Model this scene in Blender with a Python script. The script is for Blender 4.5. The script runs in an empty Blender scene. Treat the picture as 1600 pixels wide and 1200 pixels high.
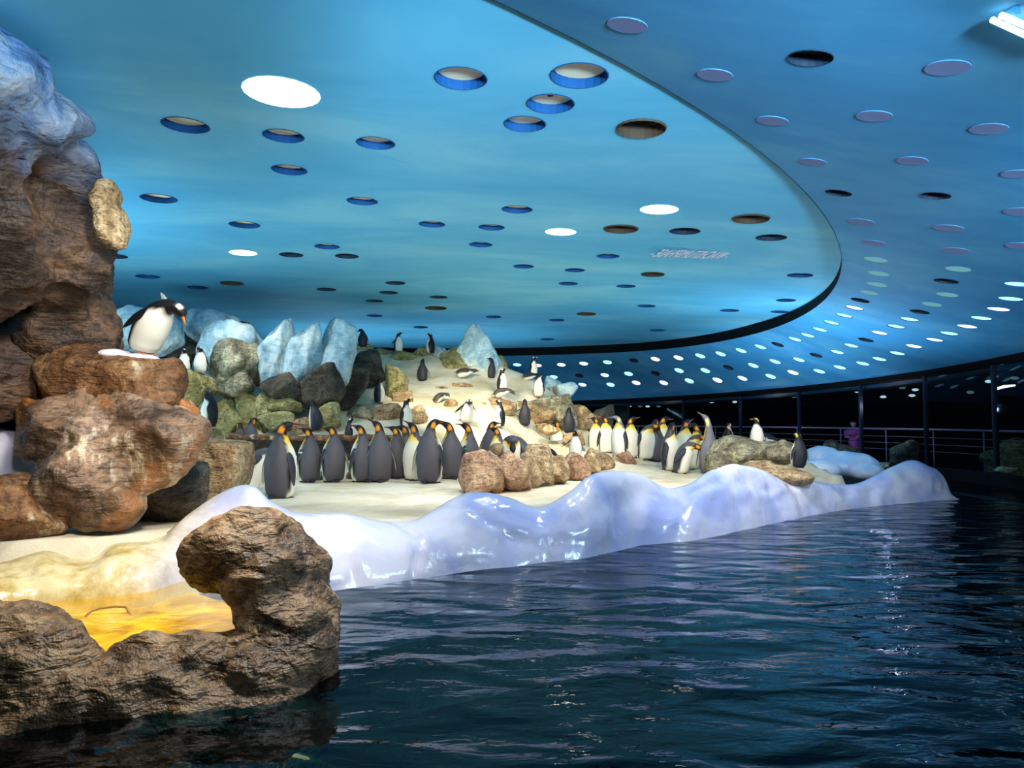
import bpy, bmesh, math, random
import numpy as np
from mathutils import Vector, Matrix
from mathutils.geometry import delaunay_2d_cdt

random.seed(7)
SC = bpy.context.scene
COL = SC.collection

# ------------------------------------------------------------------ camera
FPX = 1110.0
PITCH = math.atan(55 / FPX)
CZ = 1.4
cam = bpy.data.cameras.new('camera')
cam.sensor_width = 36.0
cam.lens = 36.0 * FPX / 1600.0
cam.clip_end = 200
camo = bpy.data.objects.new('camera', cam)
COL.objects.link(camo)
camo.location = (0, 0, CZ)
camo.rotation_euler = (math.pi / 2 + PITCH, 0, 0)
SC.camera = camo

# ------------------------------------------------------------------ world, view
w = bpy.data.worlds.new('hall_ambience')
SC.world = w
w.use_nodes = True
w.node_tree.nodes['Background'].inputs[0].default_value = (0.10, 0.30, 0.42, 1)
w.node_tree.nodes['Background'].inputs[1].default_value = 0.10
SC.view_settings.view_transform = 'Standard'
SC.view_settings.look = 'None'
SC.view_settings.gamma = 1
SC.view_settings.use_curve_mapping = False
SC.view_settings.exposure = 0.35
SC.cycles.use_denoising = True
SC.cycles.max_bounces = 4
SC.cycles.diffuse_bounces = 3
SC.cycles.glossy_bounces = 2
SC.cycles.transmission_bounces = 2
SC.cycles.transparent_max_bounces = 6
SC.cycles.use_adaptive_sampling = True
SC.cycles.adaptive_threshold = 0.07
SC.cycles.light_sampling_threshold = 0.03
SC.cycles.sample_clamp_indirect = 4.0


def srgb(r, g, b, a=1.0):
    def f(c):
        c /= 255.0
        return c / 12.92 if c <= 0.04045 else ((c + 0.055) / 1.055) ** 2.4
    return (f(r), f(g), f(b), a)


def lamp(name, kind, loc, energy, color=(1, 1, 1), target=None, size=0.3, angle=100, blend=0.7, parent=None):
    l = bpy.data.lights.new(name, kind)
    l.energy = energy
    l.color = color
    if kind == 'SPOT':
        l.spot_size = math.radians(angle)
        l.spot_blend = blend
        l.shadow_soft_size = size
    elif kind == 'POINT':
        l.shadow_soft_size = size
    else:
        l.shape = 'DISK'
        l.size = size
    o = bpy.data.objects.new(name, l)
    COL.objects.link(o)
    o.location = loc
    if target is not None:
        d = Vector(target) - Vector(loc)
        o.rotation_euler = d.to_track_quat('-Z', 'Y').to_euler()
    return o


# unseen floods: warm over the rock hill, cool over the ice bank; added vault uplights.
WARM = (1.0, 0.90, 0.66)
NEUT = (1.0, 0.96, 0.88)
COOL = (0.90, 0.91, 1.0)
BLUE = (0.60, 0.86, 1.0)
lamp('warm_flood_lamp', 'SPOT', (-1.6, 12.4, 3.9), 780, WARM, (-0.2, 16.6, 1.0), 0.25, 80)
lamp('warm_flood_lamp', 'SPOT', (1.0, 12.6, 3.9), 480, WARM, (0.9, 16.4, 0.6), 0.25, 80)
lamp('plain_flood_lamp', 'SPOT', (-0.6, 7.2, 3.9), 360, NEUT, (-1.2, 10.8, 0.0), 0.25, 78)
lamp('plain_flood_lamp', 'SPOT', (2.6, 9.0, 3.7), 350, NEUT, (2.6, 12.2, 0.0), 0.25, 90)
lamp('ice_flood_lamp', 'SPOT', (0.4, 3.4, 3.3), 110, COOL, (0.2, 6.6, 0.2), 0.3, 90)
lamp('ice_flood_lamp', 'SPOT', (4.2, 6.4, 3.3), 300, COOL, (3.8, 10.0, 0.2), 0.3, 90)
lamp('cliff_flood_lamp', 'SPOT', (-1.4, 3.6, 3.5), 420, NEUT, (-3.2, 6.2, 1.0), 0.25, 85)
lamp('rock_fill_light', 'SPOT', (-1.3, 4.9, 3.6), 260, NEUT, (-1.7, 4.15, 0.5), 0.2, 50)  # added spot, no fixture, to light the basin rock from above
lamp('snow_fill_light', 'SPOT', (-2.2, 3.4, 2.7), 110, COOL, (-4.4, 6.6, 1.1), 0.15, 36)  # added spot without a fixture that brightens the left snow mound
lamp('amber_flood_lamp', 'SPOT', (-2.2, 3.6, 3.4), 125, (1.0, 0.84, 0.5), (-2.6, 4.9, 0.2), 0.2, 60)
# unseen area lights added behind ridge, boulders and gallery ledge to brighten the vault
for ux, uy, uz, ue, us_ in ((-8.5, 17.0, 1.4, 480, 3.0), (-1.0, 21.6, 0.5, 260, 4.0), (6.8, 16.0, 0.6, 150, 1.5), (-8.0, 8.0, 1.2, 220, 2.0),
                            (7.6, 3.0, 1.9, 260, 1.6), (-5.5, 21.2, 1.0, 300, 4.0)):
    lamp('vault_fill_light', 'AREA', (ux, uy, uz), ue, BLUE, (ux * 0.75 - 0.5, uy * 0.75 + 3.2, 5.0), us_)
# unseen spots added at the far water's edge to brighten the outer ring
lamp('ring_fill_light', 'SPOT', (2.4, 22.4, 0.3), 420, BLUE, (4.4, 27.0, 3.6), 0.3, 130, 0.9)
lamp('ring_fill_light', 'SPOT', (6.2, 18.6, 0.3), 340, BLUE, (9.0, 21.5, 3.4), 0.3, 130, 0.9)
# unseen spots added on the visitor side to brighten the vault
lamp('vault_fill_spot', 'SPOT', (1.6, -1.2, 2.0), 5200, BLUE, (0.4, 9.0, 5.7), 0.4, 46, 0.8)
lamp('vault_fill_spot', 'SPOT', (3.0, -1.2, 2.0), 5600, BLUE, (6.2, 9.0, 5.7), 0.4, 46, 0.8)
lamp('vault_fill_spot', 'SPOT', (0.4, -1.2, 2.0), 1300, BLUE, (-4.6, 9.0, 5.9), 0.4, 42, 0.8)


# ------------------------------------------------------------------ geometry helpers
_c, _s = math.cos(PITCH), math.sin(PITCH)


def ray(px, py):
    a = (px - 800) / FPX
    b = (600 - py) / FPX
    return np.array([a, _c - b * _s, _s + b * _c])


def at(px, py, d):
    """world point seen at photo pixel (px, py) standing d metres into the hall (world Y)"""
    r = ray(px, py)
    t = d / r[1]
    return np.array([r[0] * t, d, CZ + r[2] * t])


def at_z(px, py, z):
    r = ray(px, py)
    t = (z - CZ) / r[2]
    return np.array([r[0] * t, r[1] * t, z])


_rng = np.random.RandomState(3)
_perm = np.concatenate([_rng.permutation(256)] * 3)
_g = _rng.normal(size=(256, 3))
_g /= np.linalg.norm(_g, axis=1)[:, None]


def pn(p):
    """vectorised gradient noise, about -0.6..0.6"""
    p = np.asarray(p, float)
    i = np.floor(p).astype(int)
    f = p - i
    u = f * f * f * (f * (f * 6 - 15) + 10)
    i &= 255
    out = 0
    for dx in (0, 1):
        for dy in (0, 1):
            for dz in (0, 1):
                h = _perm[_perm[_perm[(i[:, 0] + dx) & 255] + ((i[:, 1] + dy) & 255)] + ((i[:, 2] + dz) & 255)]
                g = _g[h]
                dd = f - np.array([dx, dy, dz])
                wgt = (u[:, 0] if dx else 1 - u[:, 0]) * (u[:, 1] if dy else 1 - u[:, 1]) * (u[:, 2] if dz else 1 - u[:, 2])
                out = out + wgt * (g * dd).sum(1)
    return out


def fbm(p, octv=4, gain=0.5):
    p = np.asarray(p, float)
    o = np.zeros(len(p))
    a = 1.0
    for k in range(octv):
        o += a * pn(p * 2 ** k + 17.3 * k)
        a *= gain
    return o


def ridged(p, octv=4):
    p = np.asarray(p, float)
    o = np.zeros(len(p))
    a = 1.0
    for k in range(octv):
        o += a * (0.35 - np.abs(pn(p * 2 ** k + 9.1 * k)))
        a *= 0.5
    return o


def smooth(me, on=True):
    me.polygons.foreach_set('use_smooth', [on] * len(me.polygons))


def mesh(name, verts, faces, mats=(), parent=None, shade=True, fmat=None):
    me = bpy.data.meshes.new(name)
    me.from_pydata([tuple(map(float, v)) for v in verts], [], [tuple(map(int, f)) for f in faces])
    for m in (mats if isinstance(mats, (list, tuple)) else [mats]):
        me.materials.append(m)
    if fmat is not None:
        me.polygons.foreach_set('material_index', list(fmat))
    smooth(me, shade)
    me.update()
    o = bpy.data.objects.new(name, me)
    COL.objects.link(o)
    if parent:
        o.parent = parent
    return o


def bm_obj(name, bm, mats, parent=None, shade=False):
    me = bpy.data.meshes.new(name)
    bm.to_mesh(me)
    bm.free()
    for m in (mats if isinstance(mats, (list, tuple)) else [mats]):
        me.materials.append(m)
    smooth(me, shade)
    o = bpy.data.objects.new(name, me)
    COL.objects.link(o)
    if parent:
        o.parent = parent
    return o


def empty(name, loc):
    o = bpy.data.objects.new(name, None)
    COL.objects.link(o)
    o.location = loc
    o.empty_display_size = 0.1
    return o


def tag(o, label=None, cat=None, group=None, kind=None):
    if label:
        o['label'] = label
    if cat:
        o['category'] = cat
    if group:
        o['group'] = group
    if kind:
        o['kind'] = kind
    return o


def add_box(bm, c, size, rotz=0.0, bev=0.0):
    m = Matrix.Translation(Vector(c)) @ Matrix.Rotation(rotz, 4, 'Z') @ Matrix.Diagonal((size[0], size[1], size[2], 1))
    r = bmesh.ops.create_cube(bm, size=1, matrix=m)
    if bev:
        es = list({e for v in r['verts'] for e in v.link_edges})
        bmesh.ops.bevel(bm, geom=es, offset=bev, segments=2, affect='EDGES')


def add_tube(bm, pts, r, seg=8, caps=True):
    pts = [Vector(p) for p in pts]
    rings = []
    for i, p in enumerate(pts):
        t = (pts[min(i + 1, len(pts) - 1)] - pts[max(i - 1, 0)]).normalized()
        a = t.orthogonal().normalized() if i == 0 else (rings[-1][1] - t * rings[-1][1].dot(t)).normalized()
        b = t.cross(a)
        rr = r[i] if isinstance(r, (list, tuple)) else r
        rings.append(([bm.verts.new(p + (a * math.cos(2 * math.pi * k / seg) + b * math.sin(2 * math.pi * k / seg)) * rr) for k in range(seg)], a))
    for i in range(len(rings) - 1):
        for k in range(seg):
            bm.faces.new((rings[i][0][k], rings[i][0][(k + 1) % seg], rings[i + 1][0][(k + 1) % seg], rings[i + 1][0][k]))
    if caps:
        bm.faces.new(rings[0][0][::-1])
        bm.faces.new(rings[-1][0])


# ------------------------------------------------------------------ materials
def new_mat(name):
    m = bpy.data.materials.new(name)
    m.use_nodes = True
    nt = m.node_tree
    b = nt.nodes['Principled BSDF']
    return m, nt, b


def nd(nt, kind, **kw):
    n = nt.nodes.new(kind)
    for k, v in kw.items():
        setattr(n, k, v)
    return n


def plain(name, col, rough=0.6, spec=0.4, metal=0.0, emit=None, es=0.0):
    m, nt, b = new_mat(name)
    b.inputs['Base Color'].default_value = col
    b.inputs['Roughness'].default_value = rough
    b.inputs['Specular IOR Level'].default_value = spec
    b.inputs['Metallic'].default_value = metal
    if emit:
        b.inputs['Emission Color'].default_value = emit
        b.inputs['Emission Strength'].default_value = es
    return m


def ramp(nt, fac, stops):
    r = nd(nt, 'ShaderNodeValToRGB')
    e = r.color_ramp.elements
    while len(e) > 1:
        e.remove(e[-1])
    e[0].position, e[0].color = stops[0]
    for p, c in stops[1:]:
        k = e.new(p)
        k.color = c
    nt.links.new(fac, r.inputs[0])
    return r.outputs[0]


def noise(nt, vec, scale, detail=5, rough=0.55, dist=0.0):
    n = nd(nt, 'ShaderNodeTexNoise')
    n.inputs['Scale'].default_value = scale
    n.inputs['Detail'].default_value = detail
    n.inputs['Roughness'].default_value = rough
    n.inputs['Distortion'].default_value = dist
    nt.links.new(vec, n.inputs['Vector'])
    return n.outputs['Fac']


def mixc(nt, fac, a, b):
    m = nd(nt, 'ShaderNodeMix', data_type='RGBA')
    if isinstance(fac, float):
        m.inputs[0].default_value = fac
    else:
        nt.links.new(fac, m.inputs[0])
    for i, v in ((6, a), (7, b)):
        if isinstance(v, tuple):
            m.inputs[i].default_value = v
        else:
            nt.links.new(v, m.inputs[i])
    return m.outputs[2]


def math_n(nt, op, a, b=None, clamp=False):
    m = nd(nt, 'ShaderNodeMath', operation=op, use_clamp=clamp)
    for i, v in ((0, a), (1, b)):
        if v is None:
            continue
        if isinstance(v, (int, float)):
            m.inputs[i].default_value = v
        else:
            nt.links.new(v, m.inputs[i])
    return m.outputs[0]


def bump(nt, b, h, strength, dist=0.02, prev=None):
    n = nd(nt, 'ShaderNodeBump')
    n.inputs['Strength'].default_value = strength
    n.inputs['Distance'].default_value = dist
    nt.links.new(h, n.inputs['Height'])
    if prev:
        nt.links.new(prev, n.inputs['Normal'])
    nt.links.new(n.outputs[0], b.inputs['Normal'])
    return n.outputs[0]


def coords(nt):
    return nd(nt, 'ShaderNodeTexCoord').outputs['Object']


def mapped(nt, vec, scale=(1, 1, 1), rot=(0, 0, 0)):
    m = nd(nt, 'ShaderNodeMapping')
    m.inputs['Scale'].default_value = scale
    m.inputs['Rotation'].default_value = rot
    nt.links.new(vec, m.inputs['Vector'])
    return m.outputs[0]


def rock_mat(name, dark, mid, light, scale=3.0, streak=None, stain=None, stain_amt=0.5, bumps=0.6, rough=0.65, spec=0.35, streak_scale=(9, 9, 1.2), grit=0.8):
    """mottled rock: three tones, fine cracks, optional vertical pale streaks and a coloured stain"""
    m, nt, b = new_mat(name)
    oi = nd(nt, 'ShaderNodeObjectInfo')
    va = nd(nt, 'ShaderNodeVectorMath', operation='ADD')
    nt.links.new(coords(nt), va.inputs[0])
    nt.links.new(math_n(nt, 'MULTIPLY', oi.outputs['Random'], 37.0), va.inputs[1])
    v = va.outputs[0]
    n1 = noise(nt, v, scale, 5, 0.62, 0.4)
    col = ramp(nt, n1, [(0.30, dark), (0.48, mid), (0.66, light)])
    n2 = noise(nt, v, scale * 7, 3, 0.7)
    spk = ramp(nt, n2, [(0.36, (0.28, 0.26, 0.25, 1)), (0.5, (1, 1, 1, 1))])
    mm = nd(nt, 'ShaderNodeMix', data_type='RGBA', blend_type='MULTIPLY')
    mm.inputs[0].default_value = grit
    nt.links.new(col, mm.inputs[6])
    nt.links.new(spk, mm.inputs[7])
    col = mm.outputs[2]
    if stain:
        n3 = noise(nt, mapped(nt, v, (1, 1, 0.5)), scale * 0.55, 4, 0.6, 0.8)
        f = ramp(nt, n3, [(0.62 - 0.3 * stain_amt, (0, 0, 0, 1)), (0.78 - 0.3 * stain_amt, (1, 1, 1, 1))])
        col = mixc(nt, f, col, stain)
    if streak:
        n4 = noise(nt, mapped(nt, v, streak_scale), 1.0, 6, 0.65)
        f = ramp(nt, n4, [(0.52, (0, 0, 0, 1)), (0.68, (1, 1, 1, 1))])
        n5 = noise(nt, v, scale * 0.5, 2)
        f2 = ramp(nt, n5, [(0.42, (0, 0, 0, 1)), (0.6, (1, 1, 1, 1))])
        ff = math_n(nt, 'MULTIPLY', f, f2)
        col = mixc(nt, ff, col, streak)
    lay = noise(nt, mapped(nt, v, (2.2, 2.2, 7.5), (0.5, 0.35, 0)), scale * 0.8, 3, 0.65, 0.9)
    m2 = nd(nt, 'ShaderNodeMix', data_type='RGBA', blend_type='MULTIPLY')
    m2.inputs[0].default_value = grit * 0.9
    nt.links.new(col, m2.inputs[6])
    nt.links.new(ramp(nt, lay, [(0.34, (0.30, 0.27, 0.25, 1)), (0.47, (1, 1, 1, 1)), (0.62, (1.25, 1.22, 1.15, 1))]), m2.inputs[7])
    col = m2.outputs[2]
    nt.links.new(col, b.inputs['Base Color'])
    b.inputs['Roughness'].default_value = rough
    b.inputs['Specular IOR Level'].default_value = spec
    vo = nd(nt, 'ShaderNodeTexVoronoi', feature='DISTANCE_TO_EDGE')
    vo.inputs['Scale'].default_value = scale * 1.6
    nt.links.new(mapped(nt, v, (1, 1, 1.4)), vo.inputs['Vector'])
    cr = ramp(nt, vo.outputs['Distance'], [(0.0, (0, 0, 0, 1)), (0.06, (1, 1, 1, 1))])
    h = math_n(nt, 'ADD', math_n(nt, 'MULTIPLY', n1, 1.5), math_n(nt, 'MULTIPLY', n2, 0.7))
    h = math_n(nt, 'ADD', h, math_n(nt, 'MULTIPLY', cr, 0.06))
    n6 = noise(nt, mapped(nt, v, (3, 3, 11), (0.5, 0.35, 0)), scale * 0.8, 2, 0.6, 0.8)
    h = math_n(nt, 'ADD', h, math_n(nt, 'MULTIPLY', n6, 0.9))
    bump(nt, b, h, bumps, 0.05)
    return m


def ice_mat(name, white, blue, scale=1.2, rough=0.22, spec=0.55, stain=None, bumps=0.25, extra=None):
    m, nt, b = new_mat(name)
    v = coords(nt)
    n1 = noise(nt, v, scale, 5, 0.55, 0.6)
    col = ramp(nt, n1, [(0.38, blue), (0.60, white)])
    n2 = noise(nt, v, scale * 12, 3, 0.6)
    if stain:
        # algae tide mark on the rim of the side basin: only the western end of the bank carries it
        sx = nd(nt, 'ShaderNodeSeparateXYZ')
        nt.links.new(v, sx.inputs[0])
        f = math_n(nt, 'ADD', math_n(nt, 'MULTIPLY', sx.outputs[0], -1.7), -4.35)
        f = math_n(nt, 'ADD', f, math_n(nt, 'MULTIPLY', n1, 0.8), clamp=True)
        n3 = noise(nt, v, 5.0, 6, 0.7)
        st = ramp(nt, n3, [(0.35, stain[0]), (0.6, stain[1])])
        col = mixc(nt, f, col, st)
    nt.links.new(col, b.inputs['Base Color'])
    b.inputs['Roughness'].default_value = rough
    b.inputs['Specular IOR Level'].default_value = spec
    n4 = noise(nt, v, 3.2, 2, 0.5, 0.5)
    h = math_n(nt, 'ADD', math_n(nt, 'MULTIPLY', n4, 1.6), math_n(nt, 'MULTIPLY', n2, 0.30))
    bump(nt, b, h, bumps, 0.05)
    return m


def snow_mat(name, a, bcol, scale=1.5, bumps=0.5):
    m, nt, b = new_mat(name)
    v = coords(nt)
    n1 = noise(nt, v, scale, 6, 0.6, 0.3)
    col = ramp(nt, n1, [(0.36, bcol), (0.6, a)])
    nt.links.new(col, b.inputs['Base Color'])
    b.inputs['Roughness'].default_value = 0.85
    b.inputs['Specular IOR Level'].default_value = 0.2
    n2 = noise(nt, v, 28.0, 5, 0.7)
    n3 = noise(nt, v, 5.0, 4, 0.6)
    bump(nt, b, math_n(nt, 'ADD', math_n(nt, 'MULTIPLY', n2, 0.5), n3), bumps, 0.04)
    return m


M = {}
M['snow'] = snow_mat('packed_snow', srgb(232, 222, 200), srgb(204, 188, 156))
M['snow_white'] = snow_mat('fresh_snow', srgb(246, 242, 250), srgb(232, 226, 238))
M['ice'] = ice_mat('sculpted_ice', srgb(230, 228, 246), srgb(178, 190, 242), 1.0, 0.20, 0.6,
                   stain=(srgb(186, 158, 84), srgb(230, 216, 172)))
M['ice_far'] = ice_mat('far_ice', srgb(226, 236, 250), srgb(176, 200, 240), 1.5, 0.3, 0.5)
M['rock_brown'] = rock_mat('brown_rock', srgb(58, 40, 26), srgb(122, 92, 62), srgb(176, 144, 106), 2.2, bumps=0.8, rough=0.5, spec=0.5)
M['rock_boulder'] = rock_mat('stained_boulder', srgb(74, 54, 40), srgb(128, 100, 78), srgb(166, 138, 112), 2.0, streak=srgb(228, 214, 184),
                             stain=srgb(176, 104, 30), stain_amt=0.42, bumps=0.7, rough=0.5, spec=0.45)
M['rock_slab'] = rock_mat('guano_slab', srgb(66, 40, 22), srgb(116, 78, 46), srgb(150, 114, 76), 2.4, streak=srgb(232, 222, 190), bumps=0.7, rough=0.55)
M['rock_cliff'] = rock_mat('cliff_rock', srgb(28, 22, 20), srgb(72, 54, 44), srgb(116, 88, 66), 1.6, bumps=0.9, rough=0.6, spec=0.4)
M['rock_tan'] = rock_mat('tan_rock', srgb(110, 84, 54), srgb(168, 138, 100), srgb(206, 180, 140), 4.5, streak=srgb(226, 204, 164),
                         bumps=0.7, streak_scale=(14, 14, 3))
M['rock_pink'] = rock_mat('pinkish_rock', srgb(112, 78, 58), srgb(176, 136, 108), srgb(212, 178, 146), 5.0, streak=srgb(222, 190, 140), bumps=0.7, streak_scale=(12, 12, 3))
M['rock_grey'] = rock_mat('grey_rock', srgb(70, 66, 52), srgb(132, 124, 100), srgb(186, 178, 148), 4.0, streak=srgb(214, 206, 170), bumps=0.7)
M['rock_moss'] = rock_mat('mossy_rock', srgb(84, 80, 44), srgb(150, 142, 92), srgb(196, 188, 138), 4.0, stain=srgb(138, 132, 78), stain_amt=0.42, bumps=0.7)
M['rock_dark'] = rock_mat('dark_rock', srgb(30, 30, 28), srgb(66, 60, 50), srgb(104, 94, 78), 3.5, bumps=0.8)
M['rock_sunk'] = rock_mat('sunken_rock', srgb(70, 84, 50), srgb(130, 140, 90), srgb(170, 172, 120), 3.0, bumps=0.6)
M['rock_ice'] = rock_mat('frosted_rock', srgb(118, 152, 172), srgb(168, 200, 212), srgb(214, 228, 224), 2.6, stain=srgb(98, 88, 70), stain_amt=0.25,
                         streak=srgb(232, 238, 230), bumps=0.35, rough=0.5, streak_scale=(5, 5, 0.8), grit=0.3)
M['rock_frost'] = rock_mat('pale_blue_cliff', srgb(70, 110, 160), srgb(128, 160, 205), srgb(210, 216, 228), 2.2, stain=srgb(70, 72, 80), stain_amt=0.3, bumps=0.7)
# the cliff colour turns pale blue above a ragged line
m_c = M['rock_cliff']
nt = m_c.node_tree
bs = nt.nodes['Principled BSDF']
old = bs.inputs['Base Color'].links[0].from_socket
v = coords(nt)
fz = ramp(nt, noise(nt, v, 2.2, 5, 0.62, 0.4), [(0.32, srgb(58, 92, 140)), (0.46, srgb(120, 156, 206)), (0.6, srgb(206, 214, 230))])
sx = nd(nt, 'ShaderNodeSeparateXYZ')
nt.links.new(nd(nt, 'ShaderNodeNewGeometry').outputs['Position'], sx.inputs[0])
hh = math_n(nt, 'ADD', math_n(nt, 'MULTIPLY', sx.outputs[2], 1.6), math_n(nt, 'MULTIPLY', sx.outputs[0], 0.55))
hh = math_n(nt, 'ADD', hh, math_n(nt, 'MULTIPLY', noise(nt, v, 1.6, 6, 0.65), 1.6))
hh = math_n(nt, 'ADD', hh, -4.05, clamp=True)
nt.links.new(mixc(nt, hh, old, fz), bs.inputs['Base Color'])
M['ledge'] = rock_mat('ledge_rock', srgb(22, 22, 20), srgb(46, 42, 36), srgb(80, 66, 50), 3.5, bumps=0.7)
M['black'] = plain('black_metal', srgb(3, 4, 8), 0.8, 0.15)
M['gallery'] = plain('gallery_black', srgb(5, 8, 13), 0.7, 0.2)
M['steel'] = plain('brushed_steel', srgb(176, 166, 190), 0.4, 0.5, 0.3)
M['mullion'] = plain('window_mullion', srgb(20, 26, 48), 0.4)
M['cream'] = plain('cream_cover', srgb(246, 236, 200), 0.5)
M['recess_blue'] = plain('recess_blue', srgb(14, 72, 130), 0.7, 0.2)
M['recess_dark'] = plain('recess_dark', srgb(16, 40, 66), 0.7)
M['rust'] = plain('rust_grille', srgb(66, 52, 38), 0.7)
M['letter'] = plain('pale_reflection', srgb(226, 214, 230), 0.6)
M['hose'] = plain('hose_rubber', srgb(150, 110, 50), 0.4)
# ------------------------------------------------------------------ the blue vault
IC = (-2.24, 13.23)
IA, IB, IR = 7.63, 12.4, -0.481
IL = 12.2   # the vault is longer towards the far left
OC = (-4.9, 15.75)
OA, OB = 15.2, 15.1


def step_(Y):
    """height of the step, shallow near the visitors and deeper at the far side"""
    return 0.02 + 0.23 * np.clip((Y - 6.0) / 13.0, 0, 1)



def rin(X, Y):
    x, y = X - IC[0], Y - IC[1]
    u = x * np.cos(IR) + y * np.sin(IR)
    v = -x * np.sin(IR) + y * np.cos(IR)
    return np.hypot(u / np.where(u < 0, IL, IA), v / IB)


def rout(X, Y):
    return np.hypot((X - OC[0]) / OA, (Y - OC[1]) / OB)


def z_inner(X, Y):
    return 3.75 + step_(Y) + 0.004 * (14 - Y) + 0.28 * (1 - np.minimum(rin(X, Y), 1.2) ** 2)


def z_outer_edge(Y):
    return 3.309 - 0.04 * Y


def z_ring(X, Y):
    """ring slopes from under the step down to the outer beam"""
    ri, ro = rin(X, Y), rout(X, Y)
    a = np.maximum(ri - 1, 0)
    b = np.maximum(1 - ro, 0)
    s = np.clip(a * 10 / (a * 10 + b * 15 + 1e-6), 0, 1)
    return (3.75 + 0.004 * (14 - Y)) * (1 - s) + z_outer_edge(Y) * s


def z_ceil(X, Y):
    return np.where(rin(X, Y) < 1, z_inner(X, Y), z_ring(X, Y))


def hit_ceiling(px, py):
    r = ray(px, py)
    ts = np.arange(1.0, 45, 0.01)
    X, Y, Z = r[0] * ts, r[1] * ts, CZ + r[2] * ts
    k = np.argmax(Z > z_ceil(X, Y))
    return np.array([X[k], Y[k], float(z_ceil(X[k], Y[k]))])


# fixtures: (px, py, kind, diameter)
INNER = [(905, 118, 'cream', .42), (720, 122, 'cream', .39), (860, 161, 'cream', .38), (820, 193, 'cream', .36), (290, 195, 'cream', .40),
         (443, 212, 'cream', .37), (587, 223, 'cream', .36), (452, 265, 'cream', .37), (248, 310, 'cream', .42), (566, 314, 'cream', .38),
         (808, 327, 'cream', .39), (675, 350, 'cream', .37), (768, 355, 'cream', .37), (751, 382, 'cream', .37), (382, 351, 'cream', .42),
         (511, 385, 'cream', .40), (818, 416, 'cream', .38), (898, 422, 'cream', .38), (950, 400, 'cream', .38), (231, 432, 'cream', .44),
         (309, 449, 'cream', .42), (243, 484, 'cream', .44), (585, 493, 'cream', .42), (657, 511, 'cream', .44), (855, 530, 'cream', .48),
         (771, 495, 'cream', .44), (870, 500, 'cream', .44), (1027, 516, 'cream', .46), (978, 447, 'cream', .40), (888, 443, 'cream', .40),
         (1010, 478, 'cream', .44), (1140, 485, 'cream', .46), (1218, 487, 'cream', .42), (1228, 469, 'cream', .42), (1250, 430, 'cream', .44),
         (1002, 199, 'rust', .42), (362, 442, 'rust', .46), (1020, 428, 'rust', .44), (916, 490, 'rust', .52), (681, 481, 'rust', .56),
         (375, 504, 'rust', .50), (1173, 341, 'rust', .46), (970, 357, 'rust', .48),
         (455, 398, 'dark', .40), (542, 400, 'dark', .40), (510, 452, 'dark', .42), (618, 442, 'dark', .42), (607, 457, 'dark', .42),
         (585, 470, 'dark', .42), (685, 464, 'dark', .42), (1070, 361, 'dark', .42), (1205, 371, 'dark', .42), (178, 400, 'dark', .42), (605, 545, 'dark', .46),
         (440, 144, 'lit', .58), (380, 395, 'lit', .44), (876, 362, 'lit', .44), (1030, 327, 'lit', .46)]
RING_DARK = [(1266, 90), (1310, 301), (1462, 305), (1478, 439), (1344, 469), (1437, 487), (1353, 531), (1275, 555), (1215, 538), (990, 563),
             (1024, 583), (905, 587), (1138, 574)]
RING_DIM = [(980, 38), (1117, 116), (1207, 188), (1366, 180), (1480, 105), (1545, 200), (1270, 252), (1425, 250), (1590, 271), (1345, 346),
            (1482, 356), (1365, 379), (1493, 391), (1597, 330), (1368, 405), (1497, 420), (1372, 427), (1370, 444), (1358, 457), (1480, 460),
            (1456, 475), (1595, 383)]
ROW_A = [(1335, 481), (1319, 493), (1299, 504), (1281, 515), (1262, 524), (1242, 530), (1188, 542), (1158, 548), (1126, 553), (1094, 556),
         (1060, 559), (1024, 561), (949, 566), (912, 568), (877, 570), (840, 571), (808, 570)]
ROW_B = [(1421, 499), (1400, 510), (1374, 520), (1330, 540), (1308, 550), (1248, 562), (1211, 565), (1177, 571), (1102, 579), (1061, 579),
         (982, 584), (945, 586), (865, 589), (826, 588)]
ROW_C = [(1590, 444), (1579, 467), (1560, 483), (1533, 497), (1511, 510), (1483, 521), (1460, 531), (1428, 541), (1402, 552), (1374, 561),
         (1348, 568), (1312, 574), (1280, 580), (1239, 582), (1204, 588), (1160, 591), (1121, 594), (1077, 595), (1037, 598), (994, 598),
         (954, 601), (910, 601), (869, 603)]

FIX = []
for px, py, kd, dia in INNER:
    FIX.append((hit_ceiling(px, py), dia / 2 * 0.97, kd, (px, py)))
for px, py in RING_DARK:
    FIX.append((hit_ceiling(px, py), 0.125 if py < 400 else 0.16, 'ringdark', (px, py)))
for px, py in RING_DIM:
    FIX.append((hit_ceiling(px, py), 0.115 if py < 300 else 0.15, 'ringdim', (px, py)))
for row, nm in ((ROW_A, 'A'), (ROW_B, 'B'), (ROW_C, 'C')):
    for px, py in row:
        FIX.append((hit_ceiling(px, py), 0.165, 'ring' + nm, (px, py)))
NSEG = 20


def rim(c, r):
    a = np.arange(NSEG) * 2 * math.pi / NSEG
    return np.stack([c[0] + r * np.cos(a), c[1] + r * np.sin(a)], 1)


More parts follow.
